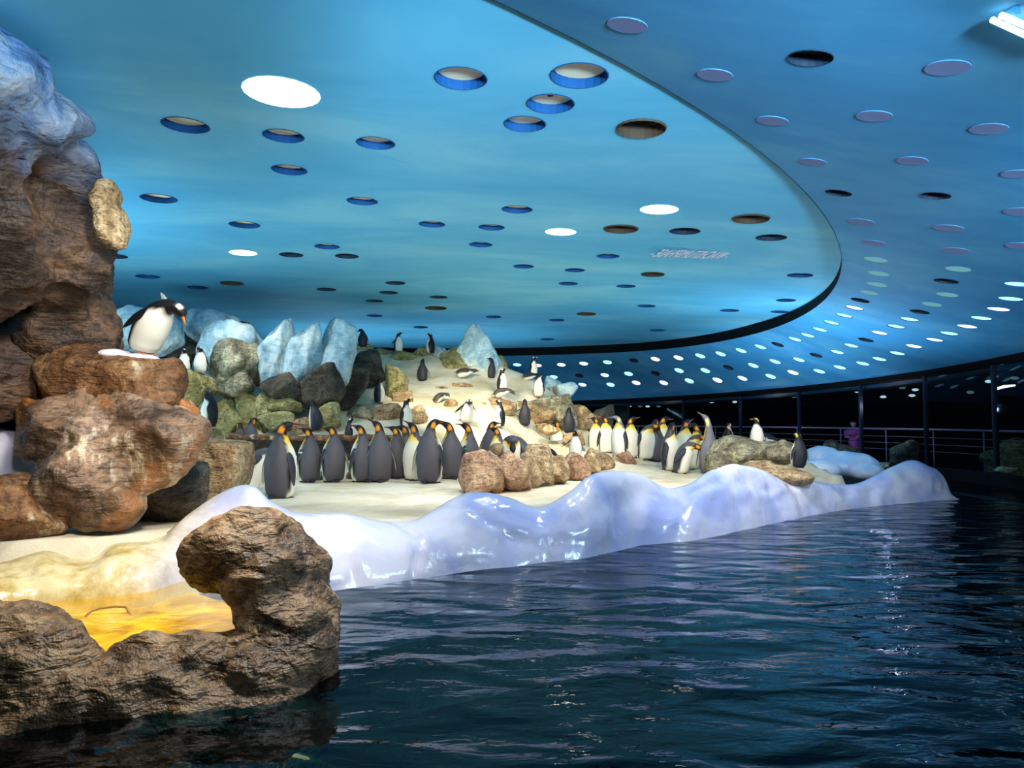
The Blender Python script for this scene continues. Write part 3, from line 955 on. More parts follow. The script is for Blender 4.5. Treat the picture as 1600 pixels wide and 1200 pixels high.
# species, px, py(feet), depth or None (= on the snow plain), size, heading (0 right, 90 away, 180 left, -90 towards the viewer), look, pose, label
PENG = [
 ('king', 437, 778, None, 1.08, 62, 5, dict(), 'nearest king penguin, back turned, beak to the right, beside grooved tan rock'),
 ('king', 384, 766, 9.4, 1.0, 10, -5, dict(l0=5, l1=50, neck=-45, head=-85), 'king penguin bent double behind the grooved tan rock'),
 ('king', 483, 752, None, 0.96, 128, 172, dict(head=8), 'king penguin with white flipper tag, second from left in front of dark ledge'),
 ('king', 521, 752, None, 0.99, 125, 178, dict(head=-4), 'king penguin with cream bib edge, third from left before dark ledge'),
 ('king', 566, 752, None, 1.0, 135, 170, dict(head=14), 'king penguin with dark blue flipper tag, left of the close pair'),
 ('king', 593, 752, None, 1.06, 108, 165, dict(head=25), 'king penguin with raised beak, right of the close pair before dark ledge'),
 ('king', 620, 748, None, 0.98, 100, 170, dict(head=8), 'shaded king penguin with pink flipper tag, half hidden behind the raised-beak pair'),
 ('king', 634, 747, None, 1.0, 140, 175, dict(head=4), 'king penguin whose orange cheek peeps out behind the yellow-chested one'),
 ('king', 648, 750, 11.2, 1.03, -140, 165, dict(head=28), 'yellow-chested king penguin pointing its beak up left'),
 ('king', 671, 754, None, 1.12, 68, 35, dict(neck=84), 'tall king penguin in the middle with broad grey back and hanging flipper'),
 ('king', 704, 747, 11.4, 1.06, 118, 185, dict(head=6), 'king penguin with red flipper tag beside the tall grey-backed one'),
 ('king', 733, 745, 11.6, 1.03, 150, 180, dict(head=10), 'king penguin with green flipper tag behind the foremost stone'),
 ('king', 766, 730, 13.2, 0.98, 60, 20, dict(), 'slim grey king penguin with pale orange cheek behind the stones'),
 ('king', 778, 738, 12.3, 0.9, 190, 180, dict(head=0), 'king penguin with yellow breast and black head, left of the bowing pair'),
 ('king', 795, 736, 12.4, 0.98, -75, -90, dict(l0=5, l1=30, neck=-40, head=-85), 'grey king penguin bowing its head straight down behind the stones'),
 ('king', 824, 736, 12.5, 0.98, 160, 180, dict(l0=10, l1=35, neck=-20, head=-75), 'dark-backed king penguin bowing left behind the tall stone'),
 ('king', 871, 716, 16.4, 1.0, -92, -160, dict(head=14), 'front-facing king penguin with bright yellow collar behind the stones'),
 ('king', 932, 706, 16.4, 0.92, -120, -170, dict(head=4), 'small distant king penguin in front of the dark boulder'),
 ('king', 947, 708, 16.0, 0.95, -60, 175, dict(head=20), 'king penguin with white belly and raised flipper edge left of the grey one'),
 ('king', 968, 712, 12.6, 0.82, -150, 182, dict(head=0, pale=1), 'pale-headed young king penguin on the last stone of the row'),
 ('king', 985, 716, 14.2, 0.95, -60, -20, dict(head=10), 'white-bellied king penguin hidden behind the pale-headed young one'),
 ('king', 1008, 718, 14.2, 0.98, -50, 0, dict(l1=12, neck=30, head=-80), 'white king penguin arching its yellow neck over to the right'),
 ('king', 1024, 722, 14.3, 1.0, 80, 60, dict(), 'grey-backed king penguin behind the arching one'),
 ('king', 1035, 716, 15.4, 1.05, -80, -10, dict(head=-10), 'distant king penguin with beak to the right above the arching one'),
 ('king', 1047, 736, 12.9, 1.0, -30, 60, dict(neck=80, head=20), 'king penguin with back of grey and white front beside the preening one'),
 ('king', 1062, 740, 12.5, 0.86, -15, -15, dict(l0=5, l1=28, neck=-10, head=-70), 'dark grey king penguin preening its flipper, front of the right group'),
 ('king', 1080, 734, 13.2, 0.94, -50, -20, dict(l1=15, neck=15, head=-78), 'king penguin bowing with its beak pointing down at its belly'),
 ('king', 1090, 733, 13.6, 1.0, -95, 170, dict(head=20), 'front-facing white king penguin with raised beak in the right group'),
 ('king', 1070, 726, 14.6, 1.06, -90, 10, dict(head=18), 'king penguin whose orange beak points up right over the group'),
 ('king', 1109, 741, 12.4, 0.94, 75, 165, dict(nl=2.3, neck=88, head=35, pale=1), 'king penguin stretching its long pale neck straight up'),
 # small penguins
 ('gentoo', 222, 555, 6.6, 0.82, -28, -5, dict(l0=24, l1=46, neck=-5, head=-70, fo=(60, 10), fdir=(-.75, .15, .7)), 'black and white penguin preening on top of the big boulder'),
 ('gentoo', 288, 584, 12.62, 0.54, -95, -90, dict(neck=70, head=-60), 'left of two white-bellied penguins in the gap between frosted rocks'),
 ('gentoo', 313, 583, 12.6, 0.56, -88, -90, dict(neck=70, head=-60, fo=(20, 14)), 'right of two white-bellied penguins in the gap between frosted rocks'),
 ('chin', 326, 668, 10.2, 0.66, -170, 100, dict(l0=-5, l1=0, neck=60, head=-60), 'white-fronted penguin tucking its head beside the big boulder'),
 ('king', 374, 726, 12.55, 0.86, 90, 120, dict(head=-10), 'left of two king penguins standing behind the brown ledge rim'),
 ('king', 392, 724, 12.5, 0.93, 88, 70, dict(head=-10), 'right of two king penguins behind the brown ledge rim, yellow cheeks'),
 ('dark', 492, 672, 12.5, 0.62, 160, 175, dict(l0=-18, l1=20, neck=80, head=15), 'dark penguin leaning left beside the green boulder'),
 ('gentoo', 546, 690, 12.7, 0.48, 40, 10, dict(head=0, grey=1), 'small grey penguin sitting on the ledge top'),
 ('dark', 567, 542, 18.6, 0.60, 110, 160, dict(l1=15, neck=60, head=-30), 'dark penguin hunched at the end of the frosted rocks'),
 ('gentoo', 622, 551, 18.6, 0.62, -25, 0, dict(fo=(12, 55)), 'gentoo penguin on the ridge facing right with a flipper held out'),
 ('gentoo', 673, 552, 18.9, 0.62, 165, 180, dict(), 'black-backed penguin on the ridge facing left'),
 ('dark', 660, 596, 17.2, 0.62, 85, 85, dict(fo=(8, 30), neck=88, head=30), 'grey-backed penguin seen from behind on the snow slope'),
 ('dark', 592, 630, 14.4, 0.60, 15, 0, dict(head=-10), 'dark penguin in shadow before the dark rocks'),
 ('gentoo', 634, 668, 13.2, 0.62, -20, 0, dict(head=0), 'gentoo penguin facing right at the foot of the snow slope'),
 ('grey', 680, 630, 15.2, 0.46, 40, -10, dict(l0=35, l1=70, neck=10, head=-60), 'small grey penguin crouching on the bright snow'),
 ('grey', 714, 590, 17.4, 0.60, 20, 20, dict(l0=72, l1=80, neck=10, head=-10), 'penguin lying flat on the snow below the blue peak'),
 ('dark', 767, 592, 18.0, 0.62, 150, 175, dict(l1=-8), 'dark penguin against the side of the blue peak'),
 ('gentoo', 784, 613, 16.4, 0.64, -20, 0, dict(head=0), 'gentoo penguin with orange bill below the blue peak facing right'),
 ('gentoo', 833, 588, 18.8, 0.60, -30, 0, dict(head=5), 'gentoo penguin on the right shoulder of the hill before the lit ring'),
 ('dark', 818, 594, 18.2, 0.5, 20, 20, dict(l0=70, l1=82, neck=10, head=0), 'dark penguin lying at the skyline beside the downlights'),
 ('chin', 842, 620, 17.4, 0.64, -120, 10, dict(head=0), 'dark penguin with white flank on the hill shoulder, tail out'),
 ('grey', 773, 622, 15.8, 0.54, 10, 0, dict(l0=55, l1=80, neck=-10, head=-60), 'hunched grey penguin on the tan rock below the gentoo'),
 ('gentoo', 728, 660, 14.2, 0.66, -60, -90, dict(l0=8, l1=25, neck=20, head=-75, fo=(40, 40), grey=1), 'white-bellied penguin with head down and flippers spread'),
 ('gentoo', 781, 667, 14.6, 0.64, -170, 175, dict(fo=(10, 45)), 'slender penguin turning left with one flipper out above the bowing kings'),
 ('dark', 820, 665, 15.8, 0.66, 88, 88, dict(fo=(62, 62), neck=88, head=30), 'grey-backed penguin seen from behind with both flippers spread'),
 ('dark', 889, 677, 16.0, 0.66, 80, 80, dict(fo=(45, 10), neck=86, head=10), 'brownish penguin from behind with a flipper raised beside dark boulder'),
 ('gentoo', 899, 716, 12.9, 0.58, -85, -110, dict(head=-15, fo=(15, 55), grey=1), 'masked penguin facing the viewer with a flipper out above the stones'),
 ('chin', 868, 722, 12.5, 0.5, 190, 190, dict(l0=30, l1=60, neck=0, head=-40, fo=(20, 75)), 'black and white penguin ducking behind the stones, flipper straight out'),
 ('gentoo', 757, 546, 19.0, 0.4, 0, 0, dict(), 'tiny dark penguin head peeping over the blue peak'),
 ('hop', 1182, 698, 11.9, 0.56, -130, 172, dict(l0=-22, l1=5, neck=95, head=0, fo=(12, 22)), 'crested penguin with red bill leaning on top of the rough rock'),
 ('chin', 1138, 700, 13.4, 0.54, 40, -80, dict(head=0, pink=1), 'dark-backed young penguin with pinkish front behind the rough rock'),
 ('hop', 1247, 731, 10.9, 0.62, 110, 100, dict(fo=(16, 10), l0=-12, neck=84, head=0), 'dark crested penguin seen from behind at the end of the rough rock'),
 ('chin', 1212, 694, 13.0, 0.4, 170, 180, dict(l0=60, l1=70, neck=40, head=0), 'small penguin lying low between the two crested ones'),
]

# ------------------------------------------------------------------ snow ground: plain, hill, ridge
CP = []


def cp(px, py, d):
    CP.append(at(px, py, d))


for px, py, d in ((450, 686, 12.3), (550, 686, 12.4), (640, 684, 12.5), (420, 667, 12.9), (500, 668, 13.0), (580, 662, 13.4),
                  (650, 660, 13.7), (560, 640, 14), (620, 628, 15), (700, 642, 14.5), (700, 612, 16.3), (720, 592, 17.6), (800, 602, 17.8), (890, 655, 17.6),
                  (780, 660, 14.9), (740, 668, 14.0), (920, 688, 17.2), (560, 556, 19), (700, 566, 19.3), (760, 580, 19.3), (880, 622, 19), (930, 660, 18.8),
                  (300, 640, 13), (200, 620, 12.5), (100, 640, 11.5), (0, 640, 10.5), (350, 600, 15), (430, 600, 15.5), (500, 600, 16), (250, 585, 15), (100, 590, 14),
                  (620, 575, 18.2), (400, 560, 18), (300, 555, 18), (860, 690, 16.9), (700, 700, 13.3), (760, 702, 14.0), (820, 698, 15.4)):
    cp(px, py, d)
for sp, px, py, d, *_r in PENG:
    if d is not None and d > 11.95 and 'gap between' not in _r[-1]:
        cp(px, py, d)
for x, y, z in ((-12, 22, 1.2), (-8, 22, 1.6), (-4, 22, 1.2), (0, 22, .9), (4, 22, .4), (-12, 15, 1.6), (-12, 10, 1.0), (-8, 9.5, .8), (-12, 6, .6)):
    CP.append(np.array([x, y, z]))
for x in np.arange(-5, 7, 0.8):
    for y in (6.0, 7.0, 8.0, 9.0, 10.0, 11.0):
        CP.append(np.array([x, y, SZ]))
for x in np.arange(-3.6, 0.0, 0.6):
    CP.append(np.array([x, 11.6, SZ + .02]))
for x in np.arange(0.0, 6, 0.7):
    CP.append(np.array([x, 12.0, SZ]))
for x in np.arange(1.2, 5, 0.7):
    CP.append(np.array([x, 13.2, SZ + 0.05]))
    CP.append(np.array([x, 14.6, SZ + 0.1]))
CP = np.array(CP)
Kd = np.hypot(CP[:, None, 0] - CP[None, :, 0], CP[:, None, 1] - CP[None, :, 1])
Wt = np.linalg.solve(Kd + np.eye(len(CP)) * -0.12, CP[:, 2] - SZ)


def ground0(X, Y):
    X, Y = np.asarray(X, float), np.asarray(Y, float)
    D = np.hypot(X[..., None] - CP[:, 0], Y[..., None] - CP[:, 1])
    z = SZ + D @ Wt
    return np.maximum(z, SZ - 0.02)


SHX = np.array([-9, -3.8, -1.9, -1.45, -0.9, -0.24, 0.97, 1.44, 2.24, 3.35, 4.8, 6.3, 7.7, 12])
SHY = np.array([4.6, 4.9, 5.55, 5.76, 6.2, 6.6, 7.2, 8.0, 8.3, 9.3, 10.7, 11.7, 12.4, 16])


def ground(X, Y):
    z = ground0(X, Y)
    yf = np.interp(X, SHX, SHY) + 0.42
    f = np.clip((Y - yf) / 0.25, 0, 1)
    xr = np.interp(Y, [10, 12, 14, 17, 20, 24], [6.6, 6.2, 5.6, 4.6, 3.8, 3.2])
    g = np.clip((xr - X) / 0.7, 0, 1)
    k = np.minimum(f, g)
    return z * k + (-1.7) * (1 - k)


xs = np.linspace(-13, 8, 211)
ys = np.linspace(4.4, 23, 187)
X, Y = np.meshgrid(xs, ys)
Z = ground(X, Y)
P = np.stack([X.ravel(), Y.ravel(), Z.ravel()], 1)
amp = np.clip((P[:, 2] - SZ) * 1.5, 0.12, 1)
P[:, 2] += amp * 0.06 * fbm(P * np.array([1.4, 1.4, 0.3]), 4)
nx = len(xs)
Fg = [(j * nx + i, j * nx + i + 1, (j + 1) * nx + i + 1, (j + 1) * nx + i) for j in range(len(ys) - 1) for i in range(nx - 1)]
tag(mesh('floor', P, Fg, [M['snow']]), 'cream coloured snow plain rising into a snowy hill', None, None, 'structure')

# ------------------------------------------------------------------ sculpted ice bank along the water (waterline pixel, crest pixel)
BANK = [  # px of station, waterline y, water level, crest px, crest y, crest setback
    (-120, 965, .12, -110, 892, .40), (-40, 958, .12, -30, 886, .42), (0, 950, .12, 10, 878, .42), (60, 942, .12, 70, 862, .42), (120, 936, .12, 118, 874, .42),
    (150, 933, .12, 148, 872, .40), (185, 930, .12, 180, 850, .42), (235, 924, .12, 240, 843, .46), (285, 922, .06, 290, 806, .52), (340, 925, 0, 345, 770, .60),
    (400, 930, 0, 392, 760, .62), (440, 932, 0, 425, 785, .60), (480, 930, 0, 470, 803, .58), (540, 922, 0, 535, 803, .58), (600, 912, 0, 600, 814, .52),
    (650, 904, 0, 648, 813, .50), (700, 897, 0, 695, 785, .55), (745, 891, 0, 738, 768, .58), (800, 886, 0, 790, 776, .55), (850, 880, 0, 842, 792, .50),
    (890, 876, 0, 885, 770, .55), (930, 870, 0, 925, 742, .60), (975, 858, 0, 970, 735, .60), (1010, 851, 0, 1010, 744, .55), (1045, 848, 0, 1042, 761, .5),
    (1080, 845, 0, 1078, 755, .5), (1120, 837, 0, 1112, 733, .6), (1165, 828, 0, 1150, 725, .65), (1205, 819, 0, 1195, 736, .6), (1240, 812, 0, 1228, 752, .5),
    (1285, 803, 0, 1272, 752, .5), (1320, 797, 0, 1312, 757, .5), (1360, 792, 0, 1350, 752, .5), (1400, 788, 0, 1392, 730, .5), (1440, 785, 0, 1428, 720, .5),
    (1470, 782, 0, 1455, 730, .45), (1490, 780, 0, 1474, 752, .35), (1500, 779, 0, 1488, 776, .2)]
st = []
for px, wy, wz, cx_, cy_, back in BANK:
    wl = at_z(px, wy, wz)
    d = wl[1] + back
    cr = at(cx_, cy_, d)
    st.append(np.concatenate([wl, cr]))
st = np.array(st)
# resample smoothly along the shore
us = np.linspace(0, len(st) - 1, 320)


def crom(a, u):
    i = np.clip(np.floor(u).astype(int), 0, len(a) - 2)
    t = (u - i)[:, None]
    p0, p1, p2, p3 = a[np.clip(i - 1, 0, len(a) - 1)], a[i], a[i + 1], a[np.clip(i + 2, 0, len(a) - 1)]
    return 0.5 * ((2 * p1) + (-p0 + p2) * t + (2 * p0 - 5 * p1 + 4 * p2 - p3) * t * t + (-p0 + 3 * p1 - 3 * p2 + p3) * t ** 3)


S = crom(st, us)
wl, cr = S[:, :3], S[:, 3:]
dirn = cr[:, :2] - wl[:, :2]
NV = 46
rows = []
for v in np.linspace(0, 1, NV):
    if v < 0.2:      # under water
        q = v / 0.2
        xy = wl[:, :2] - dirn * 0.12 * (1 - q)
        z = wl[:, 2] - 0.5 * (1 - q) ** 1.3 - 0.02
    elif v < 0.68:   # front swell up to the crest
        q = (v - 0.2) / 0.48
        xy = wl[:, :2] + dirn * (1 - math.cos(q * math.pi / 2)) ** 0.85
        z = wl[:, 2] + (cr[:, 2] - wl[:, 2]) * math.sin(q * math.pi / 2) ** 0.85
    else:            # back slope into the snow
        q = (v - 0.68) / 0.32
        xy = cr[:, :2] + dirn * (0.95 * q)
        z = cr[:, 2] + (np.minimum(cr[:, 2] - .12, SZ - 0.16) - cr[:, 2]) * (1 - math.cos(q * math.pi)) / 2
    rows.append(np.column_stack([xy, z]))
G = np.array(rows)
nu = len(us)
P = G.reshape(-1, 3)
du = np.gradient(G, axis=1).reshape(-1, 3)
dv = np.gradient(G, axis=0).reshape(-1, 3)
N = np.cross(du, dv)
N /= np.linalg.norm(N, axis=1)[:, None] + 1e-9
front = np.repeat(np.clip(1 - np.abs(np.linspace(0, 1, NV) - 0.42) / 0.34, 0, 1), nu)
disp = front * (0.045 * fbm(P * 2.6 + 11, 3) + 0.13 * fbm(P * np.array([1.0, 1.0, 1.5]), 3) - 0.05 * np.maximum(0, 0.10 - np.abs(pn(P * np.array([1.1, 1.1, 0.8]) + 3))) / 0.10)
P = P + N * disp[:, None]
Fi = [(j * nu + i, j * nu + i + 1, (j + 1) * nu + i + 1, (j + 1) * nu + i) for j in range(NV - 1) for i in range(nu - 1)]
tag(mesh('ice_bank', P, Fi, [M['ice']]), 'long glossy bluish white ice bank along the waterline', 'ice')


# ------------------------------------------------------------------ blobs and rocks
def blob_mesh(ells, voxel, smooth_it=3):
    """union of ellipsoids (centre, radii, rotation z) -> one closed surface (verts, faces)"""
    bm = bmesh.new()
    for c, r, *rz in ells:
        mt = Matrix.Translation(Vector(c)) @ Matrix.Rotation(rz[0] if rz else 0, 4, 'Z') @ Matrix.Rotation(rz[1] if len(rz) > 1 else 0, 4, 'Y') @ Matrix.Diagonal((*r, 1))
        bmesh.ops.create_icosphere(bm, subdivisions=4, radius=1, matrix=mt)
    me = bpy.data.meshes.new('tmp')
    bm.to_mesh(me)
    bm.free()
    o = bpy.data.objects.new('tmp', me)
    COL.objects.link(o)
    md = o.modifiers.new('r', 'REMESH')
    md.mode = 'VOXEL'
    md.voxel_size = voxel
    sm = o.modifiers.new('s', 'SMOOTH')
    sm.iterations = smooth_it
    sm.factor = 0.5
    dg = bpy.context.evaluated_depsgraph_get()
    ev = o.evaluated_get(dg)
    m2 = ev.to_mesh()
    V = np.empty(len(m2.vertices) * 3)
    m2.vertices.foreach_get('co', V)
    Nn = np.empty(len(m2.vertices) * 3)
    m2.vertices.foreach_get('normal', Nn)
    F = [tuple(p.vertices) for p in m2.polygons]
    ev.to_mesh_clear()
    bpy.data.objects.remove(o)
    bpy.data.meshes.remove(me)
    return V.reshape(-1, 3), Nn.reshape(-1, 3), F


def sculpt(name, ells, voxel, mat, label, rough=0.08, freq=2.5, ridge=0.05, cat='rock', sm=3, seed=0.0, group=None, strata=0.0, fmat=None, scrape=None):
    V, Nn, F = blob_mesh(ells, voxel, sm)
    if scrape:   # knock flat facets into the blob, as on broken rock
        K, R, dep = scrape
        rs = np.random.RandomState(int(seed * 10) + len(ells))
        for k in rs.randint(0, len(V), K):
            p = V[k].copy()
            nn = Nn[k] + rs.normal(size=3) * 0.25
            nn /= np.linalg.norm(nn)
            rel = V - p
            dist = np.linalg.norm(rel, axis=1)
            wgt = np.clip(1.6 * (1 - dist / R), 0, 1)
            V = V - nn[None, :] * (np.maximum(0, rel @ nn + dep) * wgt)[:, None]
    c = V.mean(0)
    c[2] = V[:, 2].min()
    q = V + seed
    qr = q @ np.array([[.9, .3, .3], [-.3, .95, 0], [-.3, -.1, .95]])
    d = rough * fbm(q * freq * .7, 3, 0.45) + ridge * 0.5 * (ridged(qr * np.array([1, 1, 2.6]) * freq * .9 + 5, 4) - 0.25)
    d += 0.22 * rough * fbm(q * freq * 4, 4, 0.6)
    if strata:
        d += strata * (np.abs(pn(q * np.array([1.2, 1.2, 5.0]))) - 0.15)
    V = V + Nn * d[:, None]
    o = mesh(name, V - c, F, mat if isinstance(mat, list) else [mat], fmat=fmat(V, F) if fmat else None)
    o.location = c
    return tag(o, label, cat, group)


def E(px, py, d, rx, ry, rd=None, z=0.0, *rot):
    """ellipsoid seen at a pixel: half sizes rx, ry in photo pixels at that depth, rd half depth in metres"""
    c = at(px, py, d)
    k = d / FPX
    return (tuple(c + np.array([0, 0, z])), (rx * k, rd if rd else rx * k, ry * k), *rot)


_ico = {}


def ico(sub):
    if sub not in _ico:
        bm = bmesh.new()
        bmesh.ops.create_icosphere(bm, subdivisions=sub, radius=1)
        bm.verts.ensure_lookup_table()
        _ico[sub] = (np.array([v.co[:] for v in bm.verts]), [tuple(v.index for v in f.verts) for f in bm.faces])
        bm.free()
    return _ico[sub]


def rock(px, py, d, rx, ry, mat, label, rd=None, seed=0, facets=11, rough=0.10, sub=5, rz=None, name='rock', tilt=0.0, sharp=14, group=None, tall=False, peak=0.0):
    D, F = ico(sub)
    rs = np.random.RandomState(seed + int(px) * 7 + int(py))
    n = rs.normal(size=(facets, 3))
    n /= np.linalg.norm(n, axis=1)[:, None]
    h = rs.uniform(0.72, 1.0, facets)
    ax = np.linalg.qr(np.eye(3) + rs.normal(size=(3, 3)) * 0.45)[0]
    n = np.vstack([n, ax, -ax])
    h = np.concatenate([h, np.full(6, 0.97)])
    dt = np.maximum(D @ n.T, 0) / h
    r = (dt ** sharp).sum(1) ** (-1.0 / sharp)
    off = rs.uniform(0, 40, 3)
    r = r * (1 + rough * fbm(D * 1.8 + off, 4) + rough * 0.5 * ridged(D * 4 + off, 4))
    V = D * r[:, None]
    if tall:   # leaning grooved slabs
        V = V * (1 + 0.10 * pn(np.column_stack([np.arctan2(D[:, 1], D[:, 0]) * 2.2, D[:, 2] * 0.5, D[:, 0] * 0]) + off))[:, None]
    if peak:
        V[:, :2] *= (1 + peak * 0.35 - peak * 0.5 * (V[:, 2:3] + 1))
    k = d / FPX
    R = np.array([rx * k, rd if rd else 0.8 * min(rx, ry) * k + 0.2 * max(rx, ry) * k, ry * k])
    V = V * R
    ct, sn = math.cos(tilt), math.sin(tilt)
    V = np.column_stack([V[:, 0] * ct + V[:, 2] * sn, V[:, 1], -V[:, 0] * sn + V[:, 2] * ct])
    c = at(px, py, d)
    c[1] += 0.0
    zb = V[:, 2].min()
    o = mesh(name, V - np.array([0, 0, zb]), F, [mat])
    o.location = c + np.array([0, 0, zb])
    return tag(o, label, 'rock', group)


# foreground basin rock: one hollowed rock rising to a head on the right
fg = [E(390, 868, 4.42, 92, 66, .34), E(345, 862, 4.40, 52, 44, .24), E(318, 882, 4.38, 28, 24, .14), E(430, 905, 4.36, 84, 72, .36), E(450, 965, 4.25, 76, 80, .38), E(478, 1020, 4.1, 52, 85, .34),
      E(420, 1040, 3.98, 92, 62, .34), E(400, 1095, 3.85, 100, 60, .34), E(345, 1040, 3.95, 60, 32, .22), E(290, 1060, 3.85, 70, 58, .24), E(225, 1052, 3.78, 56, 52, .22),
      E(200, 1100, 3.65, 100, 70, .28), E(140, 1092, 3.62, 60, 52, .2), E(70, 1040, 3.62, 62, 68, .26), E(20, 1020, 3.62, 72, 66, .3), E(-60, 1040, 3.6, 90, 90, .34),
      E(40, 1120, 3.5, 130, 80, .3), E(250, 1150, 3.6, 190, 80, .3), E(420, 1150, 3.7, 90, 60, .3)]
sculpt('basin_rock', fg, 0.022, M['rock_brown'], 'large brown rock in the foreground curling round the amber basin', 0.08, 3.2, 0.10, sm=4, scrape=(50, .24, .02))
# sunken rock in the corner
rock(470, 1238, 3.0, 52, 46, M['rock_sunk'], 'greenish rock just under the water at the bottom edge', 0.14, 3)
rock(515, 1062, 3.95, 12, 9, M['rock_pink'], 'small reddish stone at the right foot of the basin rock', 0.05, 2)

# amber basin behind it
ring_px = [(-90, 1075), (60, 1075), (170, 1065), (330, 1045), (395, 990), (365, 925), (300, 905), (220, 905), (120, 915), (0, 930), (-90, 945)]
pw = [at_z(x, y, 0.12) for x, y in ring_px]
o = mesh('amber_basin_water', pw, [tuple(range(len(pw)))], [M['amber_water']], shade=False)
tag(o, 'still amber water in the small basin behind the brown rock', 'water', None, 'stuff')
m_amb, nt_, b_ = new_mat('amber_basin_bed')
v_ = coords(nt_)
col_ = ramp(nt_, noise(nt_, v_, 2.2, 6, 0.65, 0.6), [(0.36, srgb(160, 126, 48)), (0.5, srgb(204, 176, 72)), (0.64, srgb(240, 226, 100))])
nt_.links.new(col_, b_.inputs['Base Color'])
pb = [q + np.array([0, 0, -0.10]) for q in pw]
tag(mesh('floor', pb, [tuple(range(len(pb)))], [m_amb], shade=False), 'yellow algae covered bottom of the small basin', None, None, 'structure')
bm = bmesh.new()
hp = [at_z(x, y, 0.13) + np.array([0, 0, h]) for x, y, h in ((134, 958, -.02), (142, 955, .0), (155, 953, .01), (180, 951, .014), (197, 951, .01), (204, 955, -.02))]
add_tube(bm, hp, 0.008, 8)
tag(bm_obj('hose', bm, M['hose'], None, True), 'short curved hose lying in the amber basin', 'hose')

# cliff on the left: overhanging wall with a pale blue top
cl = [E(-60, 110, 4.35, 110, 60, .6), E(-20, 170, 4.7, 100, 70, .5), E(30, 220, 5.1, 85, 60, .5), E(60, 290, 5.5, 90, 60, .5), E(80, 350, 5.8, 88, 60, .5),
      E(85, 420, 6.2, 88, 70, .5), E(95, 490, 6.6, 82, 70, .5), E(100, 560, 7.0, 70, 70, .5), E(60, 640, 7.4, 80, 110, .5), E(-60, 400, 5.4, 140, 130, .6), E(-60, 560, 6.6, 150, 120, .6),
      E(-40, 300, 5.0, 120, 110, .5), E(158, 345, 5.9, 24, 40, .25), E(160, 470, 6.5, 26, 80, .3), E(60, 200, 5.0, 70, 60, .35), E(95, 265, 5.4, 60, 56, .35), E(118, 330, 5.7, 56, 60, .4), E(130, 410, 6.1, 56, 70, .4), E(130, 500, 6.6, 56, 70, .4), E(-120, 680, 7.4, 150, 100, .6), E(20, 700, 7.6, 110, 80, .5)]


sculpt('cliff', cl, 0.045, M['rock_cliff'], 'tall brown cliff with pale blue top at the left edge', 0.20, 1.7, 0.20, cat='rock', sm=3, scrape=(60, .5, .05))
sculpt('jutting_rock', [E(172, 350, 5.75, 24, 38, .2), E(162, 308, 5.7, 20, 30, .16), E(180, 374, 5.75, 16, 16, .1)], 0.02, M['rock_tan'],
       'pale tan knob sticking out of the cliff edge', 0.06, 4.0, 0.05)

# big stained boulder, with a slab on top
sculpt('boulder', [E(190, 668, 6.35, 124, 62, .5), E(245, 680, 6.25, 72, 50, .42), E(120, 672, 6.3, 80, 60, .45), E(190, 640, 6.5, 116, 42, .45), E(276, 690, 6.3, 40, 44, .34),
                   E(130, 745, 6.05, 70, 62, .34), E(160, 790, 6.0, 60, 40, .3), E(100, 790, 6.05, 56, 48, .3), E(225, 728, 6.2, 70, 34, .3), E(62, 650, 6.4, 30, 44, .24), E(70, 692, 6.25, 40, 18, .2)],
       0.03, M['rock_boulder'], 'big brown boulder with orange stains and white streaks', 0.10, 2.4, 0.10, sm=2, scrape=(40, .36, .035))
sculpt('boulder_slab', [E(140, 592, 6.6, 78, 56, .42), E(205, 594, 6.6, 84, 52, .42), E(250, 596, 6.6, 40, 46, .36), E(100, 592, 6.6, 44, 48, .36), E(180, 577, 6.6, 104, 32, .42), E(200, 618, 6.5, 92, 34, .4)], 0.03, M['rock_slab'],
       'flat-topped slab streaked with white on top of the boulder', 0.06, 2.6, 0.07, sm=2, seed=3.3, scrape=(26, .36, .03))
rock(330, 735, 7.6, 58, 64, M['rock_tan'], 'tan rock with fine vertical grooves right of the boulder', 0.42, 5, rough=0.05, sub=6)
rock(270, 772, 6.7, 54, 40, M['rock_dark'], 'dark rock wedged under the right side of the boulder', 0.34, 8)
rock(24, 762, 6.0, 42, 22, M['rock_slab'], 'flat brown ledge stone at the left edge above the snow', 0.3, 4)
rock(22, 812, 5.75, 48, 38, M['rock_slab'], 'brown stone at the left edge below the ledge stone', 0.3, 9)
sculpt('snow_mound', [E(10, 705, 6.75, 76, 34, .45), E(-60, 700, 6.8, 80, 40, .5), E(40, 745, 6.6, 34, 30, .3), E(0, 760, 6.9, 90, 60, .5)], 0.04, M['snow_white'], 'white snow mound heaped left of the boulder', 0.05, 2.5, 0.0, cat='snow')
sculpt('snow_crust', [(tuple(at(150, 555, 6.6)), (.13, .24, .045)), (tuple(at(185, 556, 6.6)), (.15, .26, .05)), (tuple(at(222, 561, 6.6)), (.14, .24, .05))], 0.02, M['snow_white'], 'thin crust of snow on the slab under the preening penguin', 0.02, 5, 0.0, cat='snow')
rock(326, 690, 10.3, 24, 20, M['rock_moss'], 'pale block under the white-fronted penguin beside the boulder', 0.3, 2, rough=.12)

